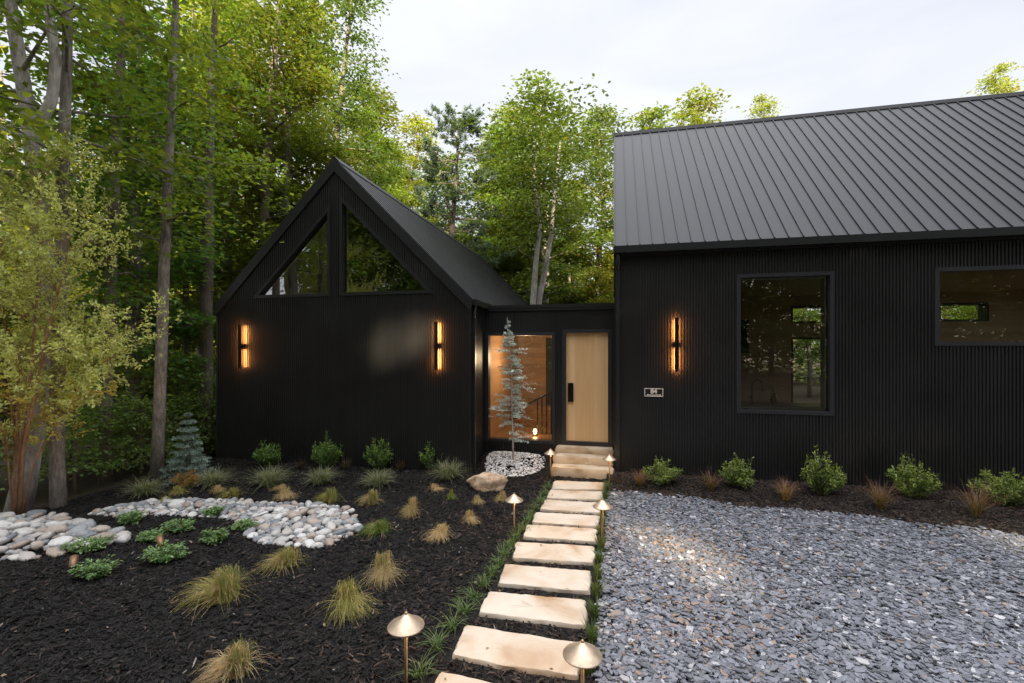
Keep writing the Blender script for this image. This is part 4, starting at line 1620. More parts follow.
def shrub(label, group, px, py, wpx, hpx, seed, col, tip, leaf=.055, stems=52, cat='shrub', name='boxwood_shrub', spiky=.5):
    rs = np.random.RandomState(seed)
    x, y, z = place(px, py)
    Z = (CH - z) / (py - HY) * F
    wd, ht = wpx / F * Z, hpx / F * Z
    t = thing(name, label, cat, (x, y, z), 0, group)
    st = MB()
    PP, NN, DD, LL, CC = [], [], [], [], []
    for k in range(stems):
        a = rs.uniform(0, 6.283)
        r_ = math.sqrt(rs.uniform(0, 1))
        hgt = ht * (1 - .5 * r_ ** 2) * rs.uniform(.62, .95)
        if rs.uniform() < .2 * spiky * 2:
            hgt *= 1.28
        tx, ty = math.cos(a) * r_ * wd * .5, math.sin(a) * r_ * wd * .5
        pts = [(tx * .12, ty * .12, -.02), (tx * .55, ty * .55, hgt * .38), (tx * .9, ty * .9, hgt * .72), (tx, ty, hgt)]
        if k % 2 == 0:
            st.tube(pts, [.006, .005, .004, .002], 4, False)
        nl = 34
        s = rs.uniform(.10, 1.0, nl) ** .8
        p = np.stack([np.interp(s, (0, .38, .72, 1), [q[i] for q in pts]) for i in range(3)], 1)
        PP.append(p + rs.normal(0, .014, p.shape))
        out = np.array([math.cos(a), math.sin(a), 0])
        dd = rand_unit(rs, nl) * .8 + out * .3 + np.array([0, 0, .65])
        DD.append(dd)
        NN.append(rand_unit(rs, nl) + np.array([0, 0, .6]))
        LL.append(leaf * rs.uniform(.7, 1.2, nl))
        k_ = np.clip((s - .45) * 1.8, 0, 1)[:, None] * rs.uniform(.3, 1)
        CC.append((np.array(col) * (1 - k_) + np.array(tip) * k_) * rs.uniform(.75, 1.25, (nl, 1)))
    st.build('stems', M['twig'], t)
    P_, L_ = np.concatenate(PP), np.concatenate(LL)
    P_[:, 2] = np.maximum(P_[:, 2], .01)
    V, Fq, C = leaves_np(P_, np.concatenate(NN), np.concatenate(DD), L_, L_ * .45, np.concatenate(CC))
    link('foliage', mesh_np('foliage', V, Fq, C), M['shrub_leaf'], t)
    return t


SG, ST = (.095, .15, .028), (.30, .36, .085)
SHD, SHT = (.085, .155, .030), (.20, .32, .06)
for k, (px, py, w, h, lab) in enumerate([(268, 466, 26, 26, 'leftmost green shrub against the black gable wall'), (327, 467, 30, 32, 'second green shrub from the left along the gable wall'),
                                         (379, 469, 30, 36, 'third green shrub from the left along the gable wall'), (432, 470, 28, 34, 'rightmost green shrub along the gable wall')]):
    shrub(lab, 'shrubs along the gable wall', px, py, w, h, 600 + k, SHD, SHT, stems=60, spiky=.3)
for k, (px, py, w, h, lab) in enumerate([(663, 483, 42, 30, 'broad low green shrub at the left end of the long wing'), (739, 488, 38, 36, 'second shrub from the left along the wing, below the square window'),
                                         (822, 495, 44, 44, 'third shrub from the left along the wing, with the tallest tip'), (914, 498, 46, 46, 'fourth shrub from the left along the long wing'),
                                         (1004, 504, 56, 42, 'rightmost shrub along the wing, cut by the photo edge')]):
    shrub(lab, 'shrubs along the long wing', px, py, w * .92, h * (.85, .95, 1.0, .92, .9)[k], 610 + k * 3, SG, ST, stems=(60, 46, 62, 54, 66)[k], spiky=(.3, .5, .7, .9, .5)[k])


def juniper(label, px, py, wpx, hpx, seed):
    rs = np.random.RandomState(seed)
    x, y, z = place(px, py)
    Z = (CH - z) / (py - HY) * F
    wd, ht = wpx / F * Z * .8, hpx / F * Z * .72
    t = thing('creeping_shrub', label, 'ground cover', (x, y, z), 0, 'creeping green shrubs around the stones')
    st = MB()
    PP, NN, DD, LL, CC = [], [], [], [], []
    for k in range(46):
        a = rs.uniform(0, 6.283)
        r_ = rs.uniform(.25, 1) * wd * .52
        e_ = ht * rs.uniform(.4, 1.1) * (1 - .3 * (r_ / wd))
        tip = (math.cos(a) * r_, math.sin(a) * r_ * .8, e_)
        pts = [(0, 0, 0), (tip[0] * .5, tip[1] * .5, e_ * .5), tip]
        if k % 3 == 0:
            st.tube(pts, [.007, .005, .002], 4, False)
        nl = 30
        s = rs.uniform(.3, 1, nl)
        p = np.stack([np.interp(s, (0, .5, 1), [q[i] for q in pts]) for i in range(3)], 1) + rs.normal(0, .02, (nl, 3)) * (1, 1, .5)
        PP.append(p)
        DD.append(rand_unit(rs, nl) * .8 + np.array([math.cos(a), math.sin(a), .25]))
        NN.append(rand_unit(rs, nl) * .6 + np.array([0, 0, 1]))
        LL.append(.045 * rs.uniform(.7, 1.2, nl))
        CC.append(np.array((.13, .21, .075)) * rs.uniform(.65, 1.5, (nl, 1)) * rs.uniform(.8, 1.2))
    st.build('stems', M['twig'], t)
    P_, L_ = np.concatenate(PP), np.concatenate(LL)
    P_[:, 2] = np.maximum(P_[:, 2], .012)
    V, Fq, C = leaves_np(P_, np.concatenate(NN), np.concatenate(DD), L_, L_ * .5, np.concatenate(CC))
    link('foliage', mesh_np('foliage', V, Fq, C), M['shrub_leaf'], t)


for k, (px, py, w, h, lab) in enumerate([(95, 577, 50, 22, 'nearest creeping green shrub, alone in the dark mulch'), (88, 551, 52, 16, 'creeping shrub hugging the front edge of the cobble pile'),
                                         (165, 562, 50, 22, 'creeping green shrub right beside the small spotlight'), (180, 531, 42, 15, 'creeping shrub spread just behind the small spotlight'),
                                         (215, 543, 32, 18, 'compact bright creeping shrub right of the spotlight'), (131, 523, 28, 15, 'creeping shrub at the left end of the dry stream bed'),
                                         (213, 516, 24, 13, 'small creeping shrub growing over the stream bed edge'), (243, 529, 34, 10, 'low creeping shrub in the inner bend of the stream bed'),
                                         (150, 541, 26, 12, 'little creeping shrub between the cobble pile and the stream bed')]):
    juniper(lab, px, py, w, h, 530 + k)

# ---------------------------------------------------------------- conifers
def needles(rs, pts, n, ln, wd, col, spread=1.0, up=.3):
    """needle sprays along a twig"""
    pts = np.array(pts)
    s = rs.uniform(0, 1, n)
    u = np.linspace(0, 1, len(pts))
    p = np.stack([np.interp(s, u, pts[:, i]) for i in range(3)], 1)
    ax = pts[-1] - pts[0]
    ax = ax / (np.linalg.norm(ax) + 1e-9)
    d = rand_unit(rs, n) * spread + ax * .9 + np.array([0, 0, up])
    return p, rand_unit(rs, n) + np.array([0, 0, .5]), d, ln * rs.uniform(.7, 1.2, n), np.full(n, wd), np.array(col) * rs.uniform(.7, 1.3, (n, 1))


def spruce(name, label, x, y, z, H, rad, tiers, col, seed, per=9, nn=70, nl=.06, nw=.016, droop=.15, trunk_r=.04, low=.03, gap_amp=.12, mat='bark_brown', group=None):
    rs = np.random.RandomState(seed)
    t = thing(name, label, 'conifer', (x, y, z), 0, group)
    tk = MB()
    tk.tube([(0, 0, -.05), (rs.normal(0, .01), rs.normal(0, .01), H * .5), (0, 0, H)], [trunk_r, trunk_r * .6, .006], 7)
    acc = []
    for i in range(tiers):
        f = i / (tiers - 1)
        zz = H * (low + (.97 - low) * f)
        r_ = rad * (1 - f) ** .85 * (1 + gap_amp * rs.normal()) + .03
        for k in range(per):
            a = 2 * math.pi * (k + rs.uniform(-.3, .3)) / per + i * 1.1
            q = r_ * rs.uniform(.75, 1.1)
            tip = (math.cos(a) * q, math.sin(a) * q, zz - droop * q + .12 * q * rs.uniform(0, 1))
            mid = (tip[0] * .5, tip[1] * .5, zz - droop * q * .2)
            tk.tube([(0, 0, zz), mid, tip], [trunk_r * .25 * (1 - .6 * f), trunk_r * .15, .002], 3, False)
            acc.append(needles(rs, [(tip[0] * .12, tip[1] * .12, zz), mid, tip], int(nn * (.35 + .65 * q / rad)), nl, nw, np.array(col) * rs.uniform(.75, 1.25)))
            for sgn in (-1, 1):              # side twigs
                for b in (.5, .75):
                    m0 = np.array(mid) * (1 - (b - .5) * 2) + np.array(tip) * ((b - .5) * 2)
                    d_ = np.array([math.cos(a + sgn * .9), math.sin(a + sgn * .9), -.1]) * q * .32
                    acc.append(needles(rs, [m0, m0 + d_], int(nn * .25 * (.35 + .65 * q / rad)), nl, nw, np.array(col) * rs.uniform(.75, 1.25)))
    tk.build('trunk', M[mat], t)
    A = [np.concatenate([q[i] for q in acc]) for i in range(6)]
    V, Fq, C = leaves_np(A[0], A[1], A[2], A[3], A[4], A[5], .1)
    link('foliage', mesh_np('foliage', V, Fq, C), M['needle'], t)
    return t


sxx, syy = on_z(188, 480, 0)
spruce('blue_spruce', 'young blue spruce at the forest edge, left of the gabled end', sxx, syy, z1(sxx, syy), (480 - 412) / F * (CH / (480 - HY) * F), .44, 10, (.25, .33, .27), 61, 7, 90, .055, .013)

# slender weeping cedar before the entry window
t_ = thing('blue_cedar', 'slender pale blue cedar with sparse drooping branches before the entry window', 'conifer', (cxy[0], 9.62, z1(cxy[0], 9.62)))
rs = np.random.RandomState(71)
cz0 = z1(cxy[0], 9.62)
Zc = 9.62 / ray(513, 340)[1]
cz = lambda py: CH + (HY - py) / F * Zc - cz0
cx = lambda px: (px - 513) / F * Zc
tk = MB()
trp = [(0, 0, -.05), (.0, 0, cz(440)), (cx(511.5), .02, cz(400)), (cx(512), 0, cz(370)), (cx(509), -.01, cz(345)), (cx(507.5), 0, cz(330)), (cx(507), 0, cz(317))]
tk.tube(trp, [.021, .019, .015, .012, .009, .006, .003], 8)
acc = []
tiers = [(326, 2, 3, 6), (333, 5, 5, 8), (340, 6, 7, 10), (347, 9, 9, 10), (352, 17, 16, 8), (359, 8, 10, 10), (366, 15, 11, 9), (373, 16, 14, 10), (379, 11, 17, 10), (386, 10, 24, 9), (392, 8, 10, 8), (399, 17, 9, 10), (404, 22, 16, 11), (410, 25, 20, 11), (416, 22, 18, 8), (424, 12, 16, 8), (433, 6, 14, 6), (440, 4, 18, 6)]
for py, wl, wr, nb in tiers:
    for k in range(nb):
        a = rs.uniform(0, 6.283)
        a = rs.choice([0, math.pi]) + rs.normal(0, .6)
        side = math.cos(a)
        lim = (wr if side > 0 else wl) / F * Zc * 1.05
        q = lim * rs.uniform(.55, 1.08)
        zz = cz(py) + rs.normal(0, .03)
        xm = np.interp(-zz, [-p[2] for p in trp][::-1], [p[0] for p in trp][::-1])
        tip = np.array([xm + side * q, math.sin(a) * q * .9, zz - q * rs.uniform(-.16, .14)])
        mid = np.array([xm + side * q * .5, math.sin(a) * q * .45, zz + .02])
        tk.tube([(xm, 0, zz), tuple(mid), tuple(tip)], [.008, .005, .002], 4, False)
        c = np.array((.56, .64, .60)) * rs.uniform(.75, 1.25)
        if rs.uniform() < .12:
            c = np.array((.40, .36, .26))
        acc.append(needles(rs, [(xm + side * q * .15, math.sin(a) * q * .12, zz), mid, tip], int(20 + 95 * q), .046, .013, c, 1.0, .55))
tk.build('trunk', M['bark_pale'], t_)
A = [np.concatenate([q[i] for q in acc]) for i in range(6)]
V, Fq, C = leaves_np(A[0], A[1], A[2], A[3], A[4], A[5], .1)
link('foliage', mesh_np('foliage', V, Fq, C), M['needle'], t_)

# ---------------------------------------------------------------- broadleaf trees
def crown_from(sprays, rs, leaf, per, sig, flat, base, var=.22, yellow=0.0):
    P, Nn, D, L, C = [], [], [], [], []
    for (c, out, sc_) in sprays:
        k = int(per * sc_)
        p = rs.normal(size=(k, 3)) * (sig * sc_, sig * sc_, flat * sc_)
        p[:, 2] -= .25 * (p[:, 0] ** 2 + p[:, 1] ** 2)
        P.append(p + np.array(c))
        Nn.append(rs.normal(0, .42, (k, 3)) + np.array([0, 0, 1]))
        D.append(rs.normal(0, .8, (k, 3)) * (1, 1, .3) + np.array([out[0], out[1], -.25]))
        L.append(leaf * rs.uniform(.65, 1.25, k))
        b = np.array(base) * (1 + var * rs.uniform(-1, 1))
        if rs.uniform() < yellow:
            b = np.array((.24, .25, .045))
        C.append(b * rs.uniform(.75, 1.3, (k, 1)) * (1 + .1 * rs.uniform(-1, 1, (k, 3))))
    L = np.concatenate(L)
    return leaves_np(np.concatenate(P), np.concatenate(Nn), np.concatenate(D), L, L * .62, np.concatenate(C))


def tree_meshes(name, seed, H, cb, spread, nbr, leaf, per, base, r0=.16, lean=None, trunk_pts=None, top_pow=.55, sig=.36, flat=.13, twin=False, yellow=0.0, asc=.35):
    """a trunk with limbs, and a crown of leaf sprays carried by the limbs"""
    rs = np.random.RandomState(seed)
    mb = MB()
    if trunk_pts is None:
        trunk_pts = [(0, 0, -.4)]
        x = y = 0
        for i in range(1, 9):
            x += rs.normal(0, .012 * H)
            y += rs.normal(0, .012 * H)
            trunk_pts.append((x, y, H * i / 8))
    tp = np.array(trunk_pts, float)
    zt = tp[:, 2]
    rad = [r0 * (1 - .86 * max(0, (z / zt[-1])) ** 1.7) * (1.25 if i == 0 else 1) for i, z in enumerate(zt)]
    mb.tube([tuple(p) for p in tp], rad, 10)
    sprays = []
    az = rs.uniform(0, 6.28)
    for i in range(nbr):
        f = (i + rs.uniform(0, .7)) / nbr
        z = zt[-1] * (cb + (.985 - cb) * f)
        px_, py_ = np.interp(z, zt, tp[:, 0]), np.interp(z, zt, tp[:, 1])
        az += 2.4 + rs.normal(0, .3)
        Lb = spread * max(.16, (1 - f) ** top_pow) * rs.uniform(.7, 1.15) * (min(1, .55 + f * 2.2))
        el = asc * (.3 + 1.6 * f) + rs.normal(0, .12)
        d = np.array([math.cos(az) * math.cos(el), math.sin(az) * math.cos(el), math.sin(el)])
        p0 = np.array([px_, py_, z])
        pts = [p0]
        for s in (.3, .6, 1.0):
            pts.append(p0 + d * Lb * s + np.array([0, 0, -.10 * Lb * s * s]) + rs.normal(0, .05 * Lb, 3) * s)
        rb = max(.012, r0 * .34 * (1 - .8 * f))
        mb.tube([tuple(p) for p in pts], [rb, rb * .7, rb * .45, .006], 5, False)
        ns = max(3, int(Lb * 3.4))
        for k in range(ns):
            s = .30 + .72 * (k + rs.uniform(0, 1)) / ns
            j = min(2, int(s * 3 / 1.02))
            q = np.array([np.interp(s, (0, .3, .6, 1.0), [p[c] for p in pts]) for c in range(3)])
            sd_ = rs.choice([-1, 1])
            lat = rs.uniform(.05, .42) * Lb * (1.1 - .6 * s)
            o_ = np.array([-math.sin(az) * sd_, math.cos(az) * sd_, rs.uniform(-.15, .25)]) * lat
            c_ = q + o_
            if lat > .35:
                mb.tube([tuple(q), tuple(q + o_ * .6 + (0, 0, .04)), tuple(c_)], [rb * .3, rb * .2, .004], 3, False)
            sprays.append((c_, d[:2] + o_[:2] / (np.linalg.norm(o_) + .01), rs.uniform(.7, 1.25)))
    V, Fq, C = crown_from(sprays, rs, leaf, per, sig, flat, base, yellow=yellow)
    return mb.mesh(name + '_trunk'), mesh_np(name + '_crown', V, Fq, C)


G1, G2, G3 = (.135, .215, .045), (.175, .235, .042), (.115, .20, .058)
VAR = []
for i, (H, cb, spd, nb, base, r0) in enumerate([(15, .16, 3.0, 26, G1, .17), (16, .26, 2.7, 24, G2, .15), (14, .10, 3.3, 28, G3, .16), (17, .30, 2.9, 24, G1, .19), (12, .08, 2.6, 24, G2, .10), (15, .2, 3.4, 24, G3, .18), (16, .2, 3.2, 22, (.225, .275, .050), .15), (15, .14, 3.0, 24, (.20, .265, .050), .15)]):  # last two bases carry sunlit yellow in the leaf colour
    tm, cm = tree_meshes('broadleaf_%d' % i, 700 + i, H, cb, spd, int(nb * 1.5), .18, 78, base, r0, yellow=.05)
    VAR.append((H, tm, cm))


def trunk_part(root, me, mat, name='trunk'):
    o = bpy.data.objects.new(name, me)
    COL.objects.link(o)
    o.parent = root
    if not me.materials:
        me.materials.append(mat)
    return o


def copy_tree(i, x, y, H, label, group=None, rz=None, name='broadleaf_tree', squash=1.0, bark='bark_brown'):
    h0, tm, cm = VAR[i]
    k = H / h0
    r_ = random.uniform(0, 6.28) if rz is None else rz
    t = thing(name, label, 'tree', (x, y, z1(x, y) - .05), r_, group, (k * squash, k * squash, k))
    trunk_part(t, tm, M[bark])
    trunk_part(t, cm, M['leaf'], 'crown')
    return t


# trunks one can tell apart along the forest edge: pixel track (x, y), depth of the base, girth in pixels
def edge_tree(label, track, Z, wpx, H, seed, cb, spd, nbr, bark, base=G1, per=40, leaf=.15, extra=None, name='broadleaf_tree'):
    x0, y0 = at_depth(track[0][0], Z)
    zb = z1(x0, y0)
    cr, sr = math.cos(TH), math.sin(TH)
    pts = [(0, 0, -.3)]
    for px, py in track[1:]:
        off = (px - track[0][0]) / F * Z
        pts.append((off * cr, off * sr, CH + (HY - py) / F * Z - zb))
    last = pts[-1]
    prev = pts[-2]
    if last[2] < H:
        s = (H - last[2]) / max(.5, last[2] - prev[2])
        s = min(s, 3)
        pts.append((last[0] + (last[0] - prev[0]) * s * .6, last[1] + (last[1] - prev[1]) * s * .6, H))
    # resample for a smooth taper
    A_ = np.array(pts)
    zz = np.linspace(A_[0, 2], A_[-1, 2], 14)
    rs = np.random.RandomState(seed)
    P_ = np.stack([np.interp(zz, A_[:, 2], A_[:, 0]) + rs.normal(0, .025, 14), np.interp(zz, A_[:, 2], A_[:, 1]) + rs.normal(0, .025, 14), zz], 1)
    P_[1:-1, :2] = (P_[:-2, :2] + 2 * P_[1:-1, :2] + P_[2:, :2]) / 4
    tm, cm = tree_meshes('edge_%d' % seed, seed, H, cb, spd, nbr, leaf, per, base, wpx / F * Z / 2, trunk_pts=P_)
    t = thing(name, label, 'tree', (x0, y0, zb))
    trunk_part(t, tm, M[bark])
    trunk_part(t, cm, M['leaf'], 'crown')
    if extra:
        m = MB()
        ep = []
        for px, py in extra[0]:
            off = (px - track[0][0]) / F * Z
            ep.append((off * cr - sr * -.25, off * sr - cr * .25, CH + (HY - py) / F * Z - zb))
        m.tube(ep, [extra[1] * (1 - .35 * i / len(ep)) for i in range(len(ep))], 9)
        m.build('limb', M['bark_pale'], t)
    return t


edge_tree('stout pale grey trunk leaning left behind the birch, at the far left', [(20, 505), (24, 485), (38, 432), (46, 270), (30, 110), (8, 0)], 8.0, 18, 13, 801, .42, 3.2, 18, 'bark_pale', G1)
edge_tree('straight grey trunk behind the birch with a pale crooked limb in front', [(57, 512), (57, 430), (60, 260), (66, 100), (69, 0)], 7.6, 12, 14, 802, .40, 2.6, 18, 'bark_grey', G1, extra=([(44, 133), (58, 126), (67, 108), (71, 70), (66, 35), (60, 0), (57, -30)], .085))
edge_tree('dark slim trunk between the birch and the pale mottled trunk', [(107, 490), (106, 440), (110, 330), (114, 190), (120, 60), (125, 0)], 10.6, 11, 15, 803, .24, 3.0, 24, 'bark_brown', G3)
edge_tree('pale mottled trunk standing right behind the leftmost variegated grass', [(158, 477), (158, 460), (162, 330), (166, 230), (171, 120), (176, 0)], 9.4, 10.5, 14, 804, .34, 1.7, 20, 'bark_grey', G1)
edge_tree('straight brown trunk rising close to the left gable corner', [(207, 455), (207, 440), (207, 300), (209, 170), (214, 40), (216, 0)], 13.4, 12.5, 16, 805, .46, 1.9, 18, 'bark_brown', G1)
edge_tree('brown trunk rising behind the left roof slope of the gable', [(258, 440), (262, 240), (268, 150), (272, 80), (280, 0)], 16, 10.5, 20, 806, .3, 3.8, 30, 'bark_brown', G1, 68, .16)
edge_tree('very thin grey trunk left of the pale mottled trunk', [(128, 478), (129, 400), (130, 290), (132, 200), (136, 120)], 12.2, 5, 12, 807, .3, 1.8, 16, 'bark_grey', G3)
edge_tree('thin dark trunk between the mottled trunk and the brown trunk', [(186, 470), (187, 400), (186, 300), (190, 180), (192, 90)], 14.5, 6, 15, 808, .25, 2.4, 20, 'bark_brown', G2)
edge_tree('tall leafy tree behind the gable apex, leaning out against the sky', [(318, 440), (322, 240), (336, 150), (345, 60), (350, 20)], 19, 8, 20.5, 809, .25, 3.6, 34, 'bark_grey', G3, 68, .16)

# skyline trees behind the house
def sky_tree(px, top, Z, var, label, squash=1.0, group=None, bark='bark_grey', name='broadleaf_tree'):
    x, y = at_depth(px, Z)
    return copy_tree(var, x, y, CH + (HY - top) / F * Z + .35, label, group, None, name, squash, bark)


sky_tree(543, 93, 24, 2, 'tallest bright crowned tree behind the entry link', 1.2, bark='bark_pale')
sky_tree(590, 112, 27, 5, 'bright leafy tree touching the left end of the long roof', 1.1)
sky_tree(505, 130, 26, 0, 'leafy tree between the pine and the tallest bright tree', 1.1)
sky_tree(416, 146, 30, 6, 'rounded sunlit tree left of the pine on the skyline', 1.1)
sky_tree(383, 118, 23, 1, 'leafy tree on the skyline right of the gable apex', .85)
sky_tree(682, 103, 30, 7, 'sunlit treetop showing above the left part of the long roof', 1.1)
sky_tree(650, 122, 33, 4, 'low green treetop peeking over the left end of the roof ridge', 1.0)
sky_tree(748, 103, 34, 6, 'small yellow treetop showing above the middle of the roof ridge', .75)
sky_tree(1018, 68, 34, 6, 'yellow treetop at the right edge of the photo above the roof', .8)
sky_tree(479, 132, 26, 1, 'leafy tree filling the skyline just right of the pine', 1.0)
sky_tree(521, 112, 28, 7, 'golden green tree between the pine and the tallest bright tree', .9)
sky_tree(437, 158, 25, 5, 'low leafy tree under the pine, behind the metal roof of the gable', 1.2)
# twin pale trunks rising behind the link roof
x0, y0 = at_depth(540, 17.5)
t_ = thing('twin_trunk_tree', 'pale twin trunked tree rising right behind the flat entry roof', 'tree', (x0, y0, -.3))
zpx = lambda py: CH + (HY - py) / F * 17.5 + .3
xpx = lambda px: (px - 540) / F * 17.5
for k, tr in enumerate(([(534, 420), (533, 300), (536, 260), (540, 230), (535, 190), (534, 140)], [(538, 420), (538, 300), (546, 260), (551, 230), (554, 190), (560, 140)])):
    m = MB()
    m.tube([(xpx(a_), k * .2, max(-.3, zpx(b_) if i else -.3)) for i, (a_, b_) in enumerate(tr)], [.16, .12, .10, .085, .06, .03], 9)
    m.build('trunk', M['bark_pale'], t_)
rs = np.random.RandomState(90)
sp_ = []
for k in range(95):
    py = rs.uniform(120, 235)
    px = 548 + rs.normal(0, 26)
    sp_.append(((xpx(px), rs.normal(0, 1.4), zpx(py)), rs.normal(0, 1, 2), rs.uniform(.7, 1.3)))
V, Fq, C = crown_from(sp_, rs, .16, 70, .5, .2, (.11, .155, .035))
link('crown', mesh_np('crown', V, Fq, C), M['leaf'], t_)
# pine on the skyline
px_, py_ = at_depth(449, 21)
rs = np.random.RandomState(91)
Hp = CH + (HY - 124) / F * 21 + .3
t_ = thing('pine_tree', 'dark pine with tufted crown standing out on the skyline', 'conifer', (px_, py_, -.3))
m = MB()
m.tube([(0, 0, 0), (.05, 0, Hp * .35), (.1, 0, Hp * .6), (.35, 0, Hp * .8), (.45, 0, Hp)], [.2, .17, .14, .08, .02], 9)
acc = []
for k in range(60):
    f = rs.uniform(.50, 1.0)
    z = Hp * f
    a = rs.uniform(0, 6.283)
    q = (.75 + 2.6 * (1 - f) ** .7) * rs.uniform(.6, 1.1)
    xm = np.interp(z, [0, Hp * .6, Hp * .8, Hp], [0, .1, .35, .45])
    tip = np.array([xm + math.cos(a) * q, math.sin(a) * q, z + q * .2])
    mid = np.array([xm + math.cos(a) * q * .5, math.sin(a) * q * .5, z + .02])
    m.tube([(xm, 0, z), tuple(mid), tuple(tip)], [.035, .02, .008], 4, False)
    c = np.array((.10, .15, .085)) * rs.uniform(.75, 1.3)
    for s in range(6):
        u = tip * (1 - s * .14) + mid * s * .14 + rs.normal(0, .22, 3) * (1, 1, .6)
        acc.append(needles(rs, [u, u + np.array([math.cos(a), math.sin(a), .5]) * .3], 46, .20, .035, c, 1.2, .6))
m.build('trunk', M['bark_brown'], t_)
A = [np.concatenate([q[i] for q in acc]) for i in range(6)]
V, Fq, C = leaves_np(A[0], A[1], A[2], A[3], A[4], A[5], .1)
link('crown', mesh_np('crown', V, Fq, C), M['needle'], t_)

# ---- the wood filling in behind
rnd = random.Random(17)
placed = []


def free_spot(x, y, dmin):
    if -10.6 < x < -1.8 and 8 < y < 22.8: return False
    if -1.8 < x < 15 and 8 < y < 19.4: return False
    return all((x - a_) ** 2 + (y - b_) ** 2 > dmin ** 2 for a_, b_ in placed)


def fill(n_, xr, yr, hr, dmin, label, group, sqr=(.8, 1.1), kinds=(0, 1, 2, 3, 4, 5)):
    c = 0
    for _ in range(4000):
        if c >= n_:
            break
        x, y = rnd.uniform(*xr), rnd.uniform(*yr)
        if not free_spot(x, y, dmin):
            continue
        placed.append((x, y))
        copy_tree(rnd.choice(kinds), x, y, rnd.uniform(*hr), label, group, rnd.uniform(0, 6.28), squash=rnd.uniform(*sqr), bark=rnd.choice(['bark_brown', 'bark_grey']))
        c += 1


fill(4, (-19, -11.6), (5, 14), (12, 16), 2.3, 'slim green tree in the shaded wood left of the house', 'trees of the shaded wood on the left')
fill(10, (-21, -11.8), (15, 28), (16, 22), 2.8, 'tall broadleaf tree deep in the wood behind the gabled end', 'trees deep in the wood behind the gable', kinds=(6, 7, 7, 6, 1))
fill(24, (-14, 4), (23.5, 37), (9.5, 13), 2.1, 'broadleaf tree filling the wood behind the entry link', 'trees of the wood behind the entry link', kinds=(1, 2, 7, 6))
fill(9, (2, 20), (21, 30), (9, 10.5), 2.6, 'broadleaf tree in the wood seen through the rear windows of the wing', 'trees behind the long wing')


def bushes(spots, label, group, base, seed, Hr=(1.2, 2.4)):
    vs_ = []
    for i in range(3):
        vs_.append(tree_meshes('understory_%d' % i, seed + i, 2.2, .12, 1.25, 22, .10, 26, base, .03, sig=.24, flat=.06, top_pow=.4))
    for k, (x, y) in enumerate(spots):
        tm, cm = vs_[k % 3]
        t = thing('understory_bush', label, 'bush', (x, y, z1(x, y) - .05), rnd.uniform(0, 6.28), group, rnd.uniform(*Hr) / 2.2)
        trunk_part(t, tm, M['twig'], 'stems')
        trunk_part(t, cm, M['leaf'], 'foliage')


sp_ = []
for _ in range(26):
    sp_.append((rnd.uniform(-16, -10.7), rnd.uniform(4.8, 13)))
bushes(sp_, 'dark green layered bush on the forest floor left of the house', 'understory bushes at the forest edge', (.15, .25, .07), 850, (1.3, 3.2))

# far wood that reads as one mass, behind and on the camera's side
def woodland(name, n_sp, xr, yr, hmax, leaf, per, seed, label, base, sig=1.0, hmin=0.0, tr=30, wav=.18, gaps=()):
    rs = np.random.RandomState(seed)
    sp_ = []
    for k in range(n_sp):
        x = rs.uniform(*xr)
        y = rs.uniform(*yr)
        h = hmax * (1 - wav + wav * math.sin(x * .9) * math.sin(x * .37 + 1)) * rs.uniform(.9, 1.05)
        z = hmin + (h - hmin) * rs.uniform(0, 1) ** .8
        sp_.append(((x, y, z), rs.normal(0, 1, 2), rs.uniform(.7, 1.3)))
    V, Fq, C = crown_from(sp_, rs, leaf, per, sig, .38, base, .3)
    if gaps:                                   # openings between crowns that let single beams of evening sun through
        cen = V.reshape(-1, 4, 3).mean(1)
        keep = np.ones(len(cen), bool)
        for p, rad in gaps:
            d = cen - np.array(p)
            sv = np.array(_s)
            keep &= np.linalg.norm(d - (d @ sv)[:, None] * sv, axis=1) > rad + .27
        kk = np.repeat(keep, 4)
        V, C = V[kk], C[kk]
        Fq = np.arange(len(V)).reshape(-1, 4)
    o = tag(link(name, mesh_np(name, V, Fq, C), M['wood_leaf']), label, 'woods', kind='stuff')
    m = MB()
    for k in range(tr):
        x, y = rs.uniform(*xr), rs.uniform(*yr)
        m.tube([(x, y, -1), (x + rs.normal(0, .3), y, hmax * .5), (x + rs.normal(0, .6), y, hmax * .9)], [.22, .17, .05], 7)
    m.build('trunks', M['bark_brown'], o)['kind'] = 'stuff'
    return o


woodland('distant_woods', 2400, (-62, 34), (38, 50), 14.0, .42, 52, 31, 'distant mass of trees closing the wood behind the house', (.07, .11, .026), 1.1)
woodland('sun_tinted_woods', 1500, (-62, -25), (13, 42), 19.0, .40, 46, 33, 'mass of trees tinted sunlit yellow green far inside the wood on the left', (.36, .37, .06), 1.0)  # sun glow of the gaps is put into the yellow leaf colour
woodland('roadside_woods', 6600, (-42, 62), (-46, -31), 35.0, .56, 80, 32, 'wood on the far side of the drive, mirrored in the windows', (.11, .165, .045), 1.1, .5, wav=.05, gaps=[((.45, 6.25, 0), .10), ((1.0, 6.15, 0), .12), ((5.6, 6.9, 0), .28), ((6.3, 6.75, 0), .25), ((-5.0, GY0, 2.62), .16), ((-4.55, GY0, 2.78), .20), ((-4.1, GY0, 2.92), .15)])

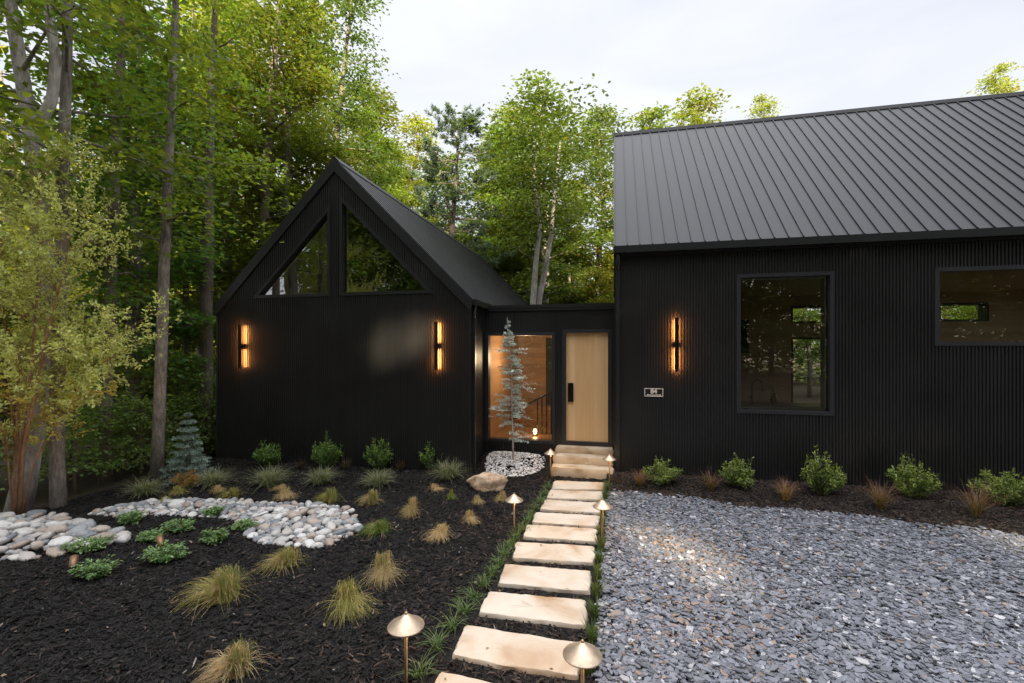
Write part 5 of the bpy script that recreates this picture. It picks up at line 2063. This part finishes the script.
# ---------------------------------------------------------------- the young birch at the left
bx0, by0 = on_z(17, 512, .05)
Zb = CH / (512 - HY) * F
t_ = thing('river_birch', 'young multi-stemmed birch with orange peeling bark and yellow green leaves', 'tree', (bx0, by0, z1(bx0, by0)))
rs = np.random.RandomState(77)
cr, sr = math.cos(TH), math.sin(TH)
def bpt(px, py, dep=0.0):
    o_ = (px - 17) / F * Zb
    return np.array([o_ * cr - dep * sr, o_ * sr + dep * cr, CH + (HY - py) / F * Zb])
stems = [[(14, 512), (10, 450), (-2, 380), (-14, 300), (-24, 220)], [(16, 512), (22, 450), (34, 380), (44, 290), (48, 200), (52, 170)],
         [(19, 512), (28, 445), (44, 390), (62, 325), (82, 270), (92, 235)], [(15, 512), (14, 450), (12, 370), (14, 280), (20, 210), (22, 185)],
         [(20, 512), (32, 460), (56, 415), (84, 375), (106, 345)], [(13, 512), (6, 440), (-20, 370), (-40, 310)]]
PP, DD, CC = [], [], []
for k, tr in enumerate(stems):
    dep = rs.uniform(-.5, .5)
    pts = [bpt(px, py, dep * i / len(tr)) - np.array([0, 0, .08 if i == 0 else 0]) for i, (px, py) in enumerate(tr)]
    r0 = .027 if k < 4 else .017
    m = MB()
    m.tube([tuple(p) for p in pts], [r0 * (1 - .8 * i / (len(pts) - 1)) for i in range(len(pts))], 8)
    n_ = 36 if k < 4 else 26
    tw = m
    for i in range(n_):
        s = rs.uniform(.28 if k < 4 else .25, 1)
        u = np.linspace(0, 1, len(pts))
        q = np.array([np.interp(s, u, [p[c] for p in pts]) for c in range(3)])
        a = rs.uniform(0, 6.283)
        L_ = rs.uniform(.35, .85) * (1.15 - .5 * s)
        d = np.array([math.cos(a), math.sin(a), rs.uniform(.5, 1.5)])
        e1 = q + d * L_ * .5
        e2 = q + d * L_ + np.array([math.cos(a), math.sin(a), -.2]) * L_ * .25
        tw.tube([tuple(q), tuple(e1), tuple(e2)], [.006, .004, .0015], 4, False)
        for b in range(8):
            f = .25 + .75 * (b + rs.uniform(0, 1)) / 6
            w0 = q * (1 - f) ** 2 + 2 * e1 * f * (1 - f) + e2 * f * f
            dd = d * .5 + rs.normal(0, .55, 3) + np.array([0, 0, .35])
            ln = rs.uniform(.18, .42)
            w1_ = w0 + dd / np.linalg.norm(dd) * ln
            tw.tube([tuple(w0), tuple(w1_)], [.0022, .001], 3, False)
            nl = 18
            ss = rs.uniform(.1, 1.05, nl)[:, None]
            PP.append(w0 + (w1_ - w0) * ss + rs.normal(0, .02, (nl, 3)))
            DD.append(rand_unit(rs, nl) + dd * .5)
            yel = 1 if w0[2] < 2.0 and rs.uniform() < .4 else 0
            c = np.array((.62, .50, .13)) if yel else np.array((.58, .62, .25))
            CC.append(c * rs.uniform(.7, 1.3, (nl, 1)))
    o = m.build('stem', M['bark_birch'], t_)
P_ = np.concatenate(PP)
nn_ = len(P_)
L_ = .06 * rs.uniform(.7, 1.25, nn_)
V, Fq, C = leaves_np(P_, rand_unit(rs, nn_) + np.array([0, 0, .5]), np.concatenate(DD), L_, L_ * .52, np.concatenate(CC))
link('foliage', mesh_np('foliage', V, Fq, C), M['birch_leaf'], t_)
# shrub at the foot of the spruce, warm uplight painted into its leaves
shrub('shrub tinted with orange uplight at the foot of the blue spruce', None, 185, 488, 26, 19, 520, (.26, .15, .035), (.42, .24, .05), .045, 34, name='uplight_tinted_shrub')

# a few dry leaves blown over the gravel, mulch and slabs
rs = np.random.RandomState(123)
n = 170
X = rs.uniform(-7, 6.5, n)
Y = rs.uniform(2.6, 8.4, n)
P = np.stack([X, Y, np.where(X > -.13, .058, zg(X, Y) + .03)], 1)
P[:, 2] += np.where((X > -1.35) & (X < -.2), .02, 0)
L_ = rs.uniform(.025, .055, n)
V, Fq, C = leaves_np(P, rs.normal(0, .35, (n, 3)) + np.array([0, 0, 1]), rs.normal(0, 1, (n, 3)) * (1, 1, .1), L_, L_ * .55, jit(rs, n, (.26, .18, .10), .45))
tag(link('fallen_leaves', mesh_np('fallen_leaves', V, Fq, C), M['shrub_leaf']), 'scattered small dry leaves lying on the gravel and mulch', 'leaves', kind='stuff')
